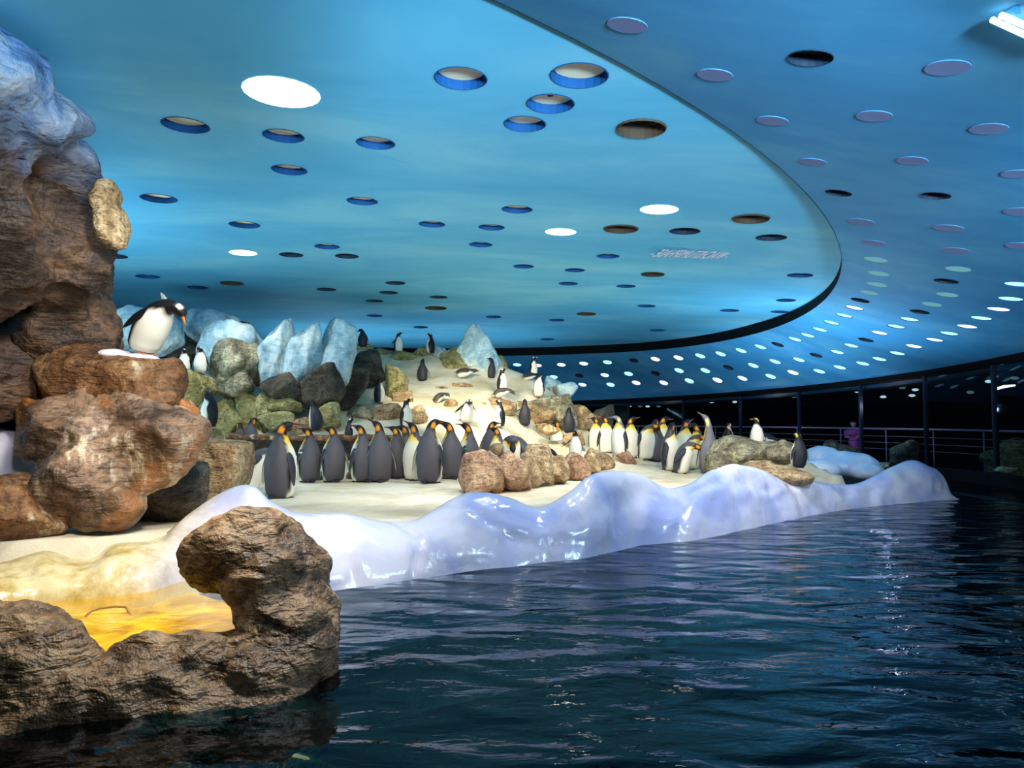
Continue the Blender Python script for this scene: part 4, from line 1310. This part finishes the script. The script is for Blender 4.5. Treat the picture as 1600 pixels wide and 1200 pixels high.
# dark ledge behind the kings, with a brown lip
ux = np.linspace(335, 672, 90)
rows = []
for k, (dz, dd) in enumerate(((-0.12, 0.0), (0.2, -0.02), (0.45, 0.02), (0.60, 0.0), (0.655, -0.06), (0.685, -0.02), (0.69, 0.16), (0.66, 0.5), (0.5, 0.8))):
    pts_ = []
    for x in ux:
        b0 = at(x, 684, 12.0)
        pts_.append([b0[0], 11.98 + dd, SZ + dz])
    rows.append(pts_)
G = np.array(rows)
P = G.reshape(-1, 3)
P[:, 1] += 0.10 * fbm(P * 2.0, 4)
P[:, 2] += 0.07 * fbm(P * np.array([2.2, 1, .3]) + 7, 3) * np.clip((P[:, 2] - SZ) / .6, 0, 1)
nu = len(ux)
Fl = [(j * nu + i, j * nu + i + 1, (j + 1) * nu + i + 1, (j + 1) * nu + i) for j in range(len(rows) - 1) for i in range(nu - 1)]
fm = [1 if j in (3, 4, 5) else 0 for j in range(len(rows) - 1) for i in range(nu - 1)]
tag(mesh('rock_ledge', P, Fl, [M['ledge'], M['rock_slab']], fmat=fm), 'dark rock ledge with brown rim behind the row of king penguins', 'rock')

# row of rounded stones in front of the kings
STN = [(752, 738, 9.3, 40, 42, 'pink', 'foremost and largest pinkish stone of the stone row'), (798, 738, 9.6, 34, 36, 'pink', 'second pinkish stone from the left in the stone row'),
       (845, 722, 10.3, 26, 32, 'tan', 'tall tan stone standing up in the middle of the row'), (828, 742, 10.0, 22, 30, 'tan', 'low tan stone between the second and the tall one'),
       (872, 735, 10.6, 24, 24, 'tan', 'striped tan stone just right of the tall one'), (898, 726, 11.2, 20, 22, 'pink', 'rounded pinkish stone fifth along the row'),
       (924, 722, 11.9, 15, 18, 'tan', 'upright brown stone sixth along the row'), (945, 722, 12.3, 19, 14, 'tan', 'flat pale-topped stone under the young king penguin'),
       (973, 718, 12.6, 16, 22, 'pink', 'last brown stone at the right end of the row'), (776, 700, 11.3, 12, 9, 'tan', 'small tan stone peeping out behind the foremost stones')]
for px, py, d, rx, ry, mm, lb in STN:
    rock(px, py, d, rx, ry, M['rock_' + mm], lb, rx * d / FPX * 1.1, 1, rough=0.16, facets=9, sharp=6, tilt=((px * 37) % 11 - 5) * .07, group='stones in the row', name='stone')
for px, py, d, rx, ry, lb in ((490, 741, 11.3, 16, 9, 'pale pebble between the second and third king penguin'), (552, 742, 11.4, 12, 7, 'pale pebble left of the close pair of kings')):
    rock(px, py, d, rx, ry, M['rock_grey'], lb, .1, 6, sub=4, name='pebble')

# rough rock under the crested penguins
sculpt('rough_rock', [E(1150, 708, 12.0, 40, 26, .45), E(1190, 706, 11.9, 40, 16, .4), E(1222, 706, 11.5, 30, 16, .35), E(1125, 722, 12.0, 24, 22, .3)], 0.03, M['rock_grey'],
       'rough grey rock on the right carrying the crested penguin', 0.09, 3.5, 0.06)
sculpt('flat_rock', [E(1215, 742, 10.8, 46, 14, .35), E(1185, 736, 11.0, 30, 16, .3), E(1245, 746, 10.6, 26, 12, .3)], 0.025, M['rock_tan'], 'low sandy rock below the rough grey rock', 0.05, 3.5, 0.04)
sculpt('ice_mound', [E(1320, 728, 14.0, 50, 22, .6), E(1285, 718, 14.2, 30, 20, .4), E(1350, 738, 13.6, 30, 14, .4), E(1270, 735, 13.4, 40, 16, .4)], 0.04, M['ice_far'],
       'pale blue ice mound behind the right end of the bank', 0.06, 2.0, 0.03, cat='ice')
sculpt('reflected_rock', [E(1312, 706, 21.6, 34, 12, .2), E(1298, 696, 21.6, 11, 9, .2), E(1335, 708, 21.5, 16, 10, .2), E(1315, 726, 21.6, 36, 22, .2)], 0.05, M['rock_grey'], 'reflection built as a grey snowy rock behind the gallery pane below the pink visitor', 0.06, 2.0, 0.04)  # pane reflection modelled as solid rock behind the glass
sculpt('reflected_rock', [E(1412, 706, 18.9, 22, 12, .2), E(1424, 698, 18.9, 11, 10, .2), E(1402, 710, 18.9, 12, 8, .2), E(1412, 728, 18.9, 24, 22, .2)], 0.04, M['rock_grey'], 'reflection built as a grey snowy rock behind the gallery pane above the last ice hump', 0.06, 2.0, 0.04)  # second pane reflection, modelled as solid rock too
sculpt('rock', [E(1565, 716, 16.0, 34, 14, .25), E(1590, 704, 16.1, 30, 18, .25), E(1620, 714, 16.0, 40, 24, .25), E(1585, 738, 16.0, 44, 24, .25)], 0.05, M['rock_moss'], 'reflection built as a dim mossy rock behind the gallery pane at the far right', 0.08, 2.0, 0.05)  # pane reflection at the right, modelled as a mossy rock
rock(1376, 727, 15.5, 16, 5, M['rock_slab'], 'low dark stone at the water between the ice humps', .3, 3, sub=4)
rock(1568, 734, 14.4, 14, 5, M['rock_grey'], 'small grey stone in the water at the right edge', .2, 4, sub=4)

# rocks of the hill: px, py, depth, half width, half height, material, label, tilt
HILL = [
 (205, 522, 13.2, 26, 46, 'ice', 'pale frosted rock behind the preening penguin on the left', 0.5, 1),
 (262, 522, 13.0, 30, 34, 'ice', 'rounded frosted rock right of the preening penguin', 0.0, 1),
 (322, 516, 14.2, 44, 34, 'ice', 'pale blue frosted rock with a pointed left shoulder', 0.35, 1),
 (292, 545, 14.0, 22, 26, 'dark', 'dark gap rock above the two white-bellied penguins', 0.0, 0),
 (368, 562, 13.4, 44, 58, 'ice', 'frosted rock with a brown front face', 0.2, 1),
 (375, 560, 13.0, 32, 40, 'grey', 'brown angular face in front of the frosted rock', 0.15, 0),
 (366, 600, 12.9, 32, 26, 'grey', 'brown rounded rock under the angular brown face', 0.0, 0),
 (432, 562, 13.4, 30, 60, 'ice', 'tall smooth frosted rock in the middle of the ice ridge', 0.15, 1),
 (478, 560, 13.5, 28, 54, 'ice', 'tall frosted rock leaning beside the middle one', 0.3, 1),
 (528, 550, 13.8, 34, 48, 'ice', 'broad frosted rock with a rounded crown at the ridge end', 0.35, 1),
 (445, 612, 13.0, 30, 30, 'dark', 'dark hollow rock under the tall frosted rocks', 0.3, 0),
 (500, 610, 13.2, 30, 36, 'dark', 'dark rock under the leaning frosted rock', 0.4, 0),
 (548, 605, 14.2, 26, 40, 'dark', 'dark wet rock below the end of the ice ridge', 0.4, 0),
 (575, 575, 16.0, 28, 30, 'dark', 'dark craggy rock between ice ridge and snow slope', 0.0, 0),
 (618, 612, 15.4, 18, 34, 'moss', 'mossy rock beside the shaded dark penguin', 0.0, 0),
 (312, 602, 12.7, 34, 21, 'moss', 'green mossy rock below the two white-bellied penguins', 0.0, 0),
 (300, 610, 12.4, 18, 30, 'moss', 'mossy stone hidden behind the boulder edge', 0.0, 0),
 (388, 645, 13.1, 22, 38, 'moss', 'left of two upright mossy stones behind the ledge', 0.0, 0),
 (418, 645, 13.1, 20, 38, 'moss', 'right of two upright mossy stones behind the ledge', 0.05, 0),
 (352, 660, 13.0, 26, 34, 'moss', 'slanting mossy stone behind the white-fronted penguin', 0.5, 0),
 (445, 632, 12.9, 28, 13, 'moss', 'upper flat greenish stone right of the upright mossy stones', 0.0, 0),
 (440, 656, 12.7, 26, 16, 'moss', 'lower flat greenish stone right of the upright mossy stones', 0.0, 0),
 (474, 668, 12.6, 16, 18, 'tan', 'pale tan stone beside the leaning dark penguin', 0.0, 0),
 (511, 652, 12.9, 21, 24, 'moss', 'rounded green boulder above the king penguins', 0.3, 0),
 (566, 645, 13.7, 18, 14, 'grey', 'brown rounded stone right of the green boulder', 0.0, 0),
 (605, 648, 13.8, 26, 18, 'tan', 'tan stone with yellowish face left of the gentoo', 0.1, 0),
 (652, 655, 13.9, 18, 18, 'tan', 'brown stone right of the gentoo at the slope foot', 0.0, 0),
 (628, 625, 15.2, 16, 16, 'tan', 'tan stone at the foot of the mossy rock', 0.0, 0),
 (556, 552, 18.9, 26, 16, 'moss', 'greenish crest rock under the hunched dark penguin', 0.0, 0),
 (590, 562, 18.8, 26, 18, 'moss', 'left crest rock under the flipper-out gentoo', 0.0, 0),
 (630, 566, 18.7, 26, 18, 'moss', 'right crest rock under the flipper-out gentoo', 0.0, 0),
 (664, 556, 19.1, 18, 18, 'moss', 'small crest rock beside the left-facing penguin', 0.0, 0),
 (688, 562, 19.0, 16, 20, 'ice', 'pale crest rock under the left-facing penguin', 0.0, 0),
 (742, 560, 18.7, 38, 46, 'ice', 'blue peaked rock crowning the hill', 0.1, 0),
 (716, 570, 18.4, 24, 24, 'moss', 'mossy rock at the left foot of the blue peak', 0.0, 0),
 (760, 575, 18.4, 18, 26, 'ice', 'blue flank rock right of the peak', 0.1, 0),
 (782, 572, 19.0, 12, 18, 'moss', 'greenish rock behind the gentoo with orange bill', 0.0, 0),
 (870, 645, 17.2, 36, 28, 'grey', 'large streaked grey rock on the right flank of the hill', 0.1, 0),
 (830, 652, 17.0, 36, 20, 'tan', 'tan rock behind the penguin with spread flippers', 0.0, 0),
 (785, 640, 15.8, 26, 18, 'tan', 'pale tan rock under the hunched grey penguin', 0.1, 0),
 (750, 640, 15.6, 18, 12, 'tan', 'low tan stone left of the pale tan rock', 0.0, 0),
 (905, 652, 17.6, 22, 22, 'tan', 'brown rock at the hill edge beside the gallery', 0.0, 0),
 (930, 672, 17.8, 22, 32, 'dark', 'dark boulder ending the hill on the right', 0.3, 0),
 (880, 612, 18.8, 22, 14, 'ice', 'pale frosted rock on the right skyline', 0.0, 0),
 (860, 600, 19.2, 14, 12, 'ice', 'small pale rock on the skyline below the downlights', 0.0, 0),
 (645, 604, 16.8, 10, 4, 'tan', 'flat stone in the snow below the grey-backed penguin', 0.0, 0),
 (690, 608, 16.6, 12, 5, 'tan', 'flat stone in the middle of the snow slope', 0.0, 0),
 (722, 604, 16.8, 16, 6, 'tan', 'long flat stone below the lying penguin', 0.0, 0),
 (703, 632, 15.0, 10, 9, 'tan', 'small rounded stone right of the crouching penguin', 0.0, 0),
 (845, 668, 16.0, 10, 6, 'tan', 'little stone left of the yellow-collared king', 0.0, 0),
 (858, 672, 15.4, 14, 10, 'tan', 'sandy stone beside the yellow-collared king', 0.0, 0),
 (900, 690, 15.4, 16, 14, 'tan', 'yellowish stone under the brownish penguin', 0.0, 0),
 (820, 610, 18.0, 18, 6, 'moss', 'flat greenish stone below the skyline penguin', 0.0, 0)]
for k, (px, py, d, rx, ry, mm, lb, tl, tall) in enumerate(HILL):
    rock(px, py, d, rx, ry, M['rock_' + mm], lb, None, k, rough=0.12, sub=5 if rx > 14 else 4, tilt=tl, tall=bool(tall), sharp=11 if mm == 'ice' else 14, peak=0.55 if 'peaked' in lb else 0.0, group='rocks of the hill')
# ------------------------------------------------------------------ penguins
plum, nt, b = new_mat('plumage')
at_ = nd(nt, 'ShaderNodeVertexColor', layer_name='Col')
nt.links.new(at_.outputs[0], b.inputs['Base Color'])
b.inputs['Roughness'].default_value = 0.55
b.inputs['Specular IOR Level'].default_value = 0.35
bump(nt, b, noise(nt, coords(nt), 60.0, 3), 0.12, 0.01)
foot_dark = plain('foot_dark', srgb(34, 30, 30), 0.6)
foot_pink = plain('foot_pink', srgb(206, 128, 104), 0.6)
BANDM = {k: plain('band_' + k, c, 0.5) for k, c in dict(white=srgb(235, 230, 235), red=srgb(224, 40, 60), green=srgb(30, 130, 80), blue=srgb(70, 84, 120), pink=srgb(235, 150, 170)).items()}

# stations: arc length, half depth, half width
KING = [(.00, .078, .098), (.03, .108, .124), (.08, .124, .138), (.16, .13, .142), (.26, .142, .15), (.36, .142, .15), (.45, .132, .143), (.53, .113, .127), (.60, .09, .102),
        (.66, .070, .078), (.71, .058, .062), (.75, .053, .054), (.785, .052, .051), (.82, .051, .05), (.85, .045, .045), (.875, .034, .034), (.895, .022, .022), (.915, .0155, .016),
        (.945, .011, .011), (.985, .007, .007), (1.01, .0015, .0015)]
SMALL = [(.00, .085, .105), (.03, .122, .14), (.08, .148, .162), (.16, .155, .168), (.26, .165, .175), (.36, .16, .17), (.45, .145, .158), (.53, .122, .135), (.60, .098, .108),
         (.66, .082, .088), (.71, .075, .077), (.75, .072, .072), (.785, .071, .069), (.82, .068, .066), (.85, .058, .057), (.875, .042, .042), (.895, .026, .026), (.915, .021, .019),
         (.945, .016, .014), (.97, .010, .009), (.985, .002, .002)]
NS = 22


def lin(*c):
    return np.array(srgb(*c)[:3])


C = dict(white=lin(238, 232, 214), cream=lin(246, 226, 150), yellow=lin(246, 198, 32), orange=lin(246, 150, 10), black=lin(16, 16, 20), dgrey=lin(46, 46, 54), grey=lin(84, 80, 86),
         lgrey=lin(126, 122, 128), bill=lin(226, 92, 40), billg=lin(232, 126, 50), crest=lin(224, 206, 90), brown=lin(70, 62, 56), pink=lin(222, 170, 150), redbill=lin(214, 84, 66))


def sst(a, b_, x):
    t = np.clip((x - a) / (b_ - a), 0, 1)
    return t * t * (3 - 2 * t)


def mixv(a, b_, f):
    return a * (1 - f)[:, None] + b_ * f[:, None]


def paint(sp, s, ph, pose):
    """plumage colour by place on the body: s along the spine, ph angle from the belly"""
    n = len(s)
    A = np.abs(ph)
    full = lambda c: np.tile(C[c], (n, 1))
    if sp == 'king':
        pale = pose.get('pale')
        back = full('lgrey' if pale else 'grey')
        back = mixv(back, full('dgrey'), 0.45 * sst(.30, .0, s) + 0.0)
        col = full('white')
        col = mixv(col, full('cream'), sst(.50, .60, s) * .9)
        col = mixv(col, full('yellow'), sst(.57, .66, s))
        edge = 1.62 + 0.18 * sst(.1, .5, s) - 0.45 * sst(.55, .70, s)
        col = mixv(col, full('black'), sst(edge - .12, edge, A) * sst(.02, .1, s))
        col = mixv(col, back, sst(edge + .10, edge + .24, A))
        head = full('black') if not pale else mixv(full('lgrey'), full('dgrey'), sst(1.3, .6, A))
        nape = sst(.69, .74, s)
        col = mixv(col, head, np.where(A < 2.2, sst(.675, .70, s), nape))
        ear = sst(.722, .735, s) * sst(.81, .79, s) * sst(.85, 1.1, A) * sst(2.35, 2.05, A)
        col = mixv(col, full('cream' if pale else 'orange'), ear)
        col = mixv(col, full('bill'), sst(.895, .905, s) * sst(1.5, 1.2, A) * sst(.99, .97, s) * (0.25 if pale else 1))
        col = mixv(col, full('white'), sst(.05, .0, s) * sst(1.5, 1.3, A) * 0)
        return col
    dk = {'gentoo': 'black', 'chin': 'black', 'dark': 'dgrey', 'grey': 'brown', 'hop': 'dgrey'}[sp]
    if pose.get('grey'):
        dk = 'dgrey'
    back = full(dk)
    belly = full('white' if sp not in ('dark',) else 'white')
    edge = 1.55 - (0.25 if sp == 'dark' else 0) - 0.35 * sst(.5, .66, s)
    col = mixv(belly, back, sst(edge - .06, edge + .06, A))
    if pose.get('pink'):
        col = mixv(full('pink'), back, sst(edge - .06, edge + .06, A))
    hd = full('black' if sp != 'grey' else 'brown')
    if sp == 'chin':
        col = mixv(col, hd, sst(.73, .76, s) * sst(.7, 1.0, A))
    else:
        col = mixv(col, hd, sst(.64, .68, s))
    if sp == 'gentoo':
        col = mixv(col, full('white'), sst(.765, .78, s) * sst(.83, .815, s) * sst(1.75, 1.9, A) * sst(2.9, 2.7, A))
        col = mixv(col, full('billg'), sst(.893, .9, s) * sst(2.6, 2.3, A))
    elif sp == 'hop':
        col = mixv(col, full('crest'), sst(.73, .75, s) * sst(.86, .84, s) * sst(1.75, 1.95, A) * sst(2.65, 2.45, A))
        col = mixv(col, full('redbill'), sst(.89, .9, s))
    elif sp == 'chin':
        col = mixv(col, full('pink' if pose.get('pink') else 'black'), sst(.9, .91, s))
    return col


def penguin_mesh(sp, size, hyaw, pose):
    base = KING if sp == 'king' else SMALL
    nl = pose.get('nl', 1.0)
    s0 = np.array([q[0] for q in base])
    # finer stations
    sf = np.concatenate([np.linspace(a, b_, 3)[:-1] for a, b_ in zip(s0[:-1], s0[1:])] + [[s0[-1]]])
    rd = np.interp(sf, s0, [q[1] for q in base])
    rw = np.interp(sf, s0, [q[2] for q in base])
    if sp == 'king':
        fat = np.interp(sf, [0, .5, .66, .76, 1], [1.24, 1.24, 1.14, 1.06, 1.0])
        rd, rw = rd * fat, rw * fat
    else:
        fat = np.interp(sf, [0, .5, .66, .76, 1], [1.14, 1.14, 1.1, 1.04, 1.0])
        rd, rw = rd * fat, rw * fat
    l0, l1 = pose.get('l0', 0), pose.get('l1', 0)
    neck, head = pose.get('neck', 90), pose.get('head', 0)
    ang = np.interp(sf, [0, .5, .69, .76, .83, .9, 1.0], [90 - l0, 90 - l1, neck, neck * .72 + head * .28, head * .8 + neck * .2, head, head - 4])
    yaw = np.interp(sf, [0, .56, .74, 1.0], [0, 0, hyaw, hyaw])
    A, Yw = np.radians(ang), np.radians(yaw)
    T = np.column_stack([np.cos(A) * np.cos(Yw), np.cos(A) * np.sin(Yw), np.sin(A)])
    Fv = np.column_stack([np.sin(A) * np.cos(Yw), np.sin(A) * np.sin(Yw), -np.cos(A)])
    Sd = np.column_stack([-np.sin(Yw), np.cos(Yw), np.zeros_like(Yw)])
    ds = np.diff(sf)
    ds = ds * np.where((sf[:-1] > .58) & (sf[:-1] < .76), nl, 1.0)
    Pc = np.vstack([[0, 0, 0], np.cumsum(((T[:-1] + T[1:]) / 2) * ds[:, None], axis=0)])
    ph = np.linspace(-math.pi, math.pi, NS + 1)[:-1]
    V, cs, cp_ = [], [], []
    for i in range(len(sf)):
        for a in ph:
            depth = rd[i] * (1.06 if abs(a) < 1.6 else 0.94)
            V.append(Pc[i] + Fv[i] * depth * math.cos(a) + Sd[i] * rw[i] * math.sin(a))
            cs.append(sf[i])
            cp_.append(a)
    m = len(sf)
    F = [(i * NS + j, i * NS + (j + 1) % NS, (i + 1) * NS + (j + 1) % NS, (i + 1) * NS + j) for i in range(m - 1) for j in range(NS)]
    F.append(tuple(range(NS))[::-1])
    F.append(tuple((m - 1) * NS + j for j in range(NS)))
    V = np.array(V)
    col = paint(sp, np.array(cs), np.array(cp_), pose)
    # sit the body on the ground plane
    V = V.tolist()
    col = col.tolist()

    def loft(secs, colf):
        k0 = len(V)
        ns = 8
        for (c, u, v, a, b_) in secs:
            for j in range(ns):
                t = 2 * math.pi * j / ns
                V.append(list(c + u * (a * math.cos(t)) + v * (b_ * math.sin(t))))
                col.append(list(colf(j, ns)))
        for i in range(len(secs) - 1):
            for j in range(ns):
                F.append((k0 + i * ns + j, k0 + i * ns + (j + 1) % ns, k0 + (i + 1) * ns + (j + 1) % ns, k0 + (i + 1) * ns + j))
        F.append(tuple(k0 + j for j in range(ns))[::-1])
        F.append(tuple(k0 + (len(secs) - 1) * ns + j for j in range(ns)))

    # flippers grow out of the shoulders
    ish = int(np.argmin(np.abs(sf - .545)))
    bands = []
    fo = pose.get('fo', (9, 9))
    L = .41 if sp == 'king' else .38
    dkc = C['dgrey'] if sp == 'king' else (C['black'] if sp in ('gentoo', 'chin') else C['brown'] if sp == 'grey' else C['dgrey'])
    for sgn, out in ((1, fo[0]), (-1, fo[1])):
        root = Pc[ish] + Sd[ish] * sgn * rw[ish] * .80 - Fv[ish] * .01
        o = math.radians(out)
        dn = -T[ish]
        sd0 = np.array([0, sgn * 1.0, 0])
        dr = dn * math.cos(o) + sd0 * math.sin(o) - Fv[ish] * .04
        if sgn == 1 and 'fdir' in pose:
            dr = np.array(pose['fdir'])
            o = 0.0
        dr /= np.linalg.norm(dr)
        nrm = sd0 * math.cos(o) - dn * math.sin(o)
        nrm = nrm - dr * nrm.dot(dr)
        nrm /= np.linalg.norm(nrm)
        wv = np.cross(dr, nrm)
        secs = []
        bulge = lambda q: .052 * math.sin(min(1, q * 1.6) * math.pi / 2)
        for q, wdt, tk in ((0, .038, .026), (.12, .052, .024), (.3, .058, .02), (.5, .056, .016), (.7, .046, .012), (.88, .027, .008), (1, .008, .004)):
            c = root + dr * (L * q) + nrm * (bulge(q) if out < 20 else .012) * 1.0
            secs.append((c, wv, nrm, wdt, tk))
        loft(secs, lambda j, n_: dkc if j <= n_ // 2 else (C['white'] * .85 if sp != 'dark' else C['lgrey']))
        bands.append((secs[1], nrm, wv, dr))
    # tail
    i0 = 2
    tb = Pc[i0] - Fv[i0] * rd[i0] * .7
    td = (-Fv[i0] * .75 - np.array([0, 0, 1.0]) * .5)
    if l0 > 40:
        td = -T[0]
    td /= np.linalg.norm(td)
    up = np.cross(Sd[0], td)
    loft([(tb + td * q, Sd[0], up, a, .018 * (1.1 - q * 5)) for q, a in ((0, .06), (.08, .045), (.15, .02))], lambda j, n_: C['dgrey'])
    V = np.array(V) * size
    nb = m * NS
    zb = V[:nb, 2].min()
    V[nb:, 2] = np.maximum(V[nb:, 2], min(zb, 0) + .004)
    return V, F, np.array(col), zb, Pc, bands


def foot_mesh():
    out = [(-.045, -.018), (-.04, .02), (.02, .035), (.07, .048), (.075, .03), (.05, .018), (.095, .008), (.095, -.008), (.05, -.018), (.075, -.03), (.07, -.048), (.02, -.035)]
    V = [(x, y, 0) for x, y in out] + [(x * .85, y * .85, .022 if x < .03 else .012) for x, y in out] + [(-.005, 0, .04)]
    n = len(out)
    F = [tuple(range(n))[::-1]] + [(i, (i + 1) % n, n + (i + 1) % n, n + i) for i in range(n)] + [(n + i, n + (i + 1) % n, 2 * n) for i in range(n)]
    me = bpy.data.meshes.new('foot')
    me.from_pydata(V, [], F)
    return me


FOOT = {}
for k, mm in (('dark', foot_dark), ('pink', foot_pink)):
    FOOT[k] = foot_mesh()
    FOOT[k].materials.append(mm)

BANDS = {(483, 752): (0, 'white'), (566, 752): (0, 'blue'), (620, 744): (1, 'pink'), (704, 747): (0, 'red'), (733, 745): (0, 'green')}
GNAME = {'king': 'king_penguin', 'gentoo': 'gentoo_penguin', 'chin': 'chinstrap_penguin', 'dark': 'penguin', 'grey': 'penguin', 'hop': 'crested_penguin'}
for sp, px, py, d, size, head, look, pose, label in PENG:
    if d is None:
        d = dplain(py)
    hy = (look - head + 180) % 360 - 180
    hy = max(-115, min(115, hy))
    V, F, col, zb, Pc, bands = penguin_mesh(sp, size, hy, pose)
    lift = 0.015 * size
    lying = pose.get('l0', 0) > 40
    V[:, 2] += (-zb if lying or zb < -.02 else 0) + (0 if lying else lift)
    loc = at(px, py, d)
    if d < 11.9 and abs(loc[2] - SZ) < 0.08:
        loc[2] = SZ - 0.01
    t = empty(GNAME[sp], loc)
    t.rotation_euler = (0, 0, math.radians(head))
    o = mesh('body', V, F, [plum], t)
    ca = o.data.color_attributes.new('Col', 'FLOAT_COLOR', 'POINT')
    ca.data.foreach_set('color', np.column_stack([col, np.ones(len(col))]).ravel())
    if d < 11.95:
        sb = o.modifiers.new('subdivision', 'SUBSURF')
        sb.levels = 1
        sb.render_levels = 1
    if not lying:
        for sgn in (1, -1):
            f = bpy.data.objects.new('foot', FOOT['dark' if sp in ('king', 'dark') else 'pink'])
            COL.objects.link(f)
            f.parent = t
            f.location = (.045 * size, sgn * .055 * size, 0)
            f.rotation_euler = (0, 0, sgn * .25)
            f.scale = (size * 1.1,) * 3
    if (px, py) in BANDS:
        side, cn = BANDS[(px, py)]
        (c, u, v, a, b_), nrm, wv, dr = bands[side]
        c = c + dr * .03
        rr = []
        for ww in (-.012, .012):
            for j in range(12):
                q = 2 * math.pi * j / 12
                rr.append((c + dr * ww + u * (a * 1.12 * math.cos(q)) + v * ((b_ * 1.2 + .004) * math.sin(q))) * size + np.array([0, 0, lift]))
        mesh('flipper_band', rr, [(j, (j + 1) % 12, 12 + (j + 1) % 12, 12 + j) for j in range(12)], [BANDM[cn]], t)
    tag(t, label, 'penguin', 'king penguins of the colony' if sp == 'king' else 'small penguins of the colony')

# ------------------------------------------------------------------ visitor leaning on the far railing
skin, nt, b = new_mat('visitor_colours')
at_ = nd(nt, 'ShaderNodeVertexColor', layer_name='Col')
nt.links.new(at_.outputs[0], b.inputs['Base Color'])
pr_ = ray(1334, 668)
ts = np.arange(8, 40, .02)
i0 = np.argmax(rout(pr_[0] * ts, pr_[1] * ts) > 1.075)
base = np.array([pr_[0] * ts[i0], pr_[1] * ts[i0], -0.3])
ells = [((0, 0, 1.02), (.16, .11, .26)), ((0, -.06, 1.32), (.19, .11, .14)), ((0, -.10, 1.45), (.05, .05, .08)), ((0, -.14, 1.58), (.085, .1, .115)),
        ((-.21, -.10, 1.28), (.06, .07, .12)), ((.21, -.10, 1.28), (.06, .07, .12)), ((-.2, -.24, 1.17), (.045, .14, .045)), ((.2, -.24, 1.17), (.045, .14, .045)),
        ((-.13, -.36, 1.17), (.07, .045, .04)), ((.13, -.36, 1.17), (.07, .045, .04)), ((-.09, .02, .7), (.08, .09, .26)), ((.09, .02, .7), (.08, .09, .26)),
        ((-.09, .03, .28), (.06, .07, .28)), ((.09, .03, .28), (.06, .07, .28)), ((-.09, -.03, .04), (.05, .12, .045)), ((.09, -.03, .04), (.05, .12, .045)), ((0, 0, .82), (.15, .11, .14))]
V, Nn, F = blob_mesh(ells, 0.025, 4)
t = mesh('person', V, F, [skin])
cc = np.tile(lin(200, 150, 130), (len(V), 1))
cc[V[:, 2] < 1.46] = lin(196, 70, 160)
cc[V[:, 2] < 0.86] = lin(110, 24, 44)
cc[V[:, 2] < 0.08] = lin(20, 20, 24)
hair = (V[:, 2] > 1.6) | ((V[:, 2] > 1.5) & (V[:, 1] > -.11))
cc[hair] = lin(50, 30, 26)
hands = (V[:, 1] < -.33) & (V[:, 2] > 1.0) & (V[:, 2] < 1.3)
cc[hands] = lin(200, 150, 130)
ca = t.data.color_attributes.new('Col', 'FLOAT_COLOR', 'POINT')
ca.data.foreach_set('color', np.column_stack([cc, np.ones(len(cc))]).ravel())
t.location = base
t.rotation_euler = (0, 0, math.radians(-30))
tag(t, 'visitor in a pink top leaning on the far gallery railing', 'person')
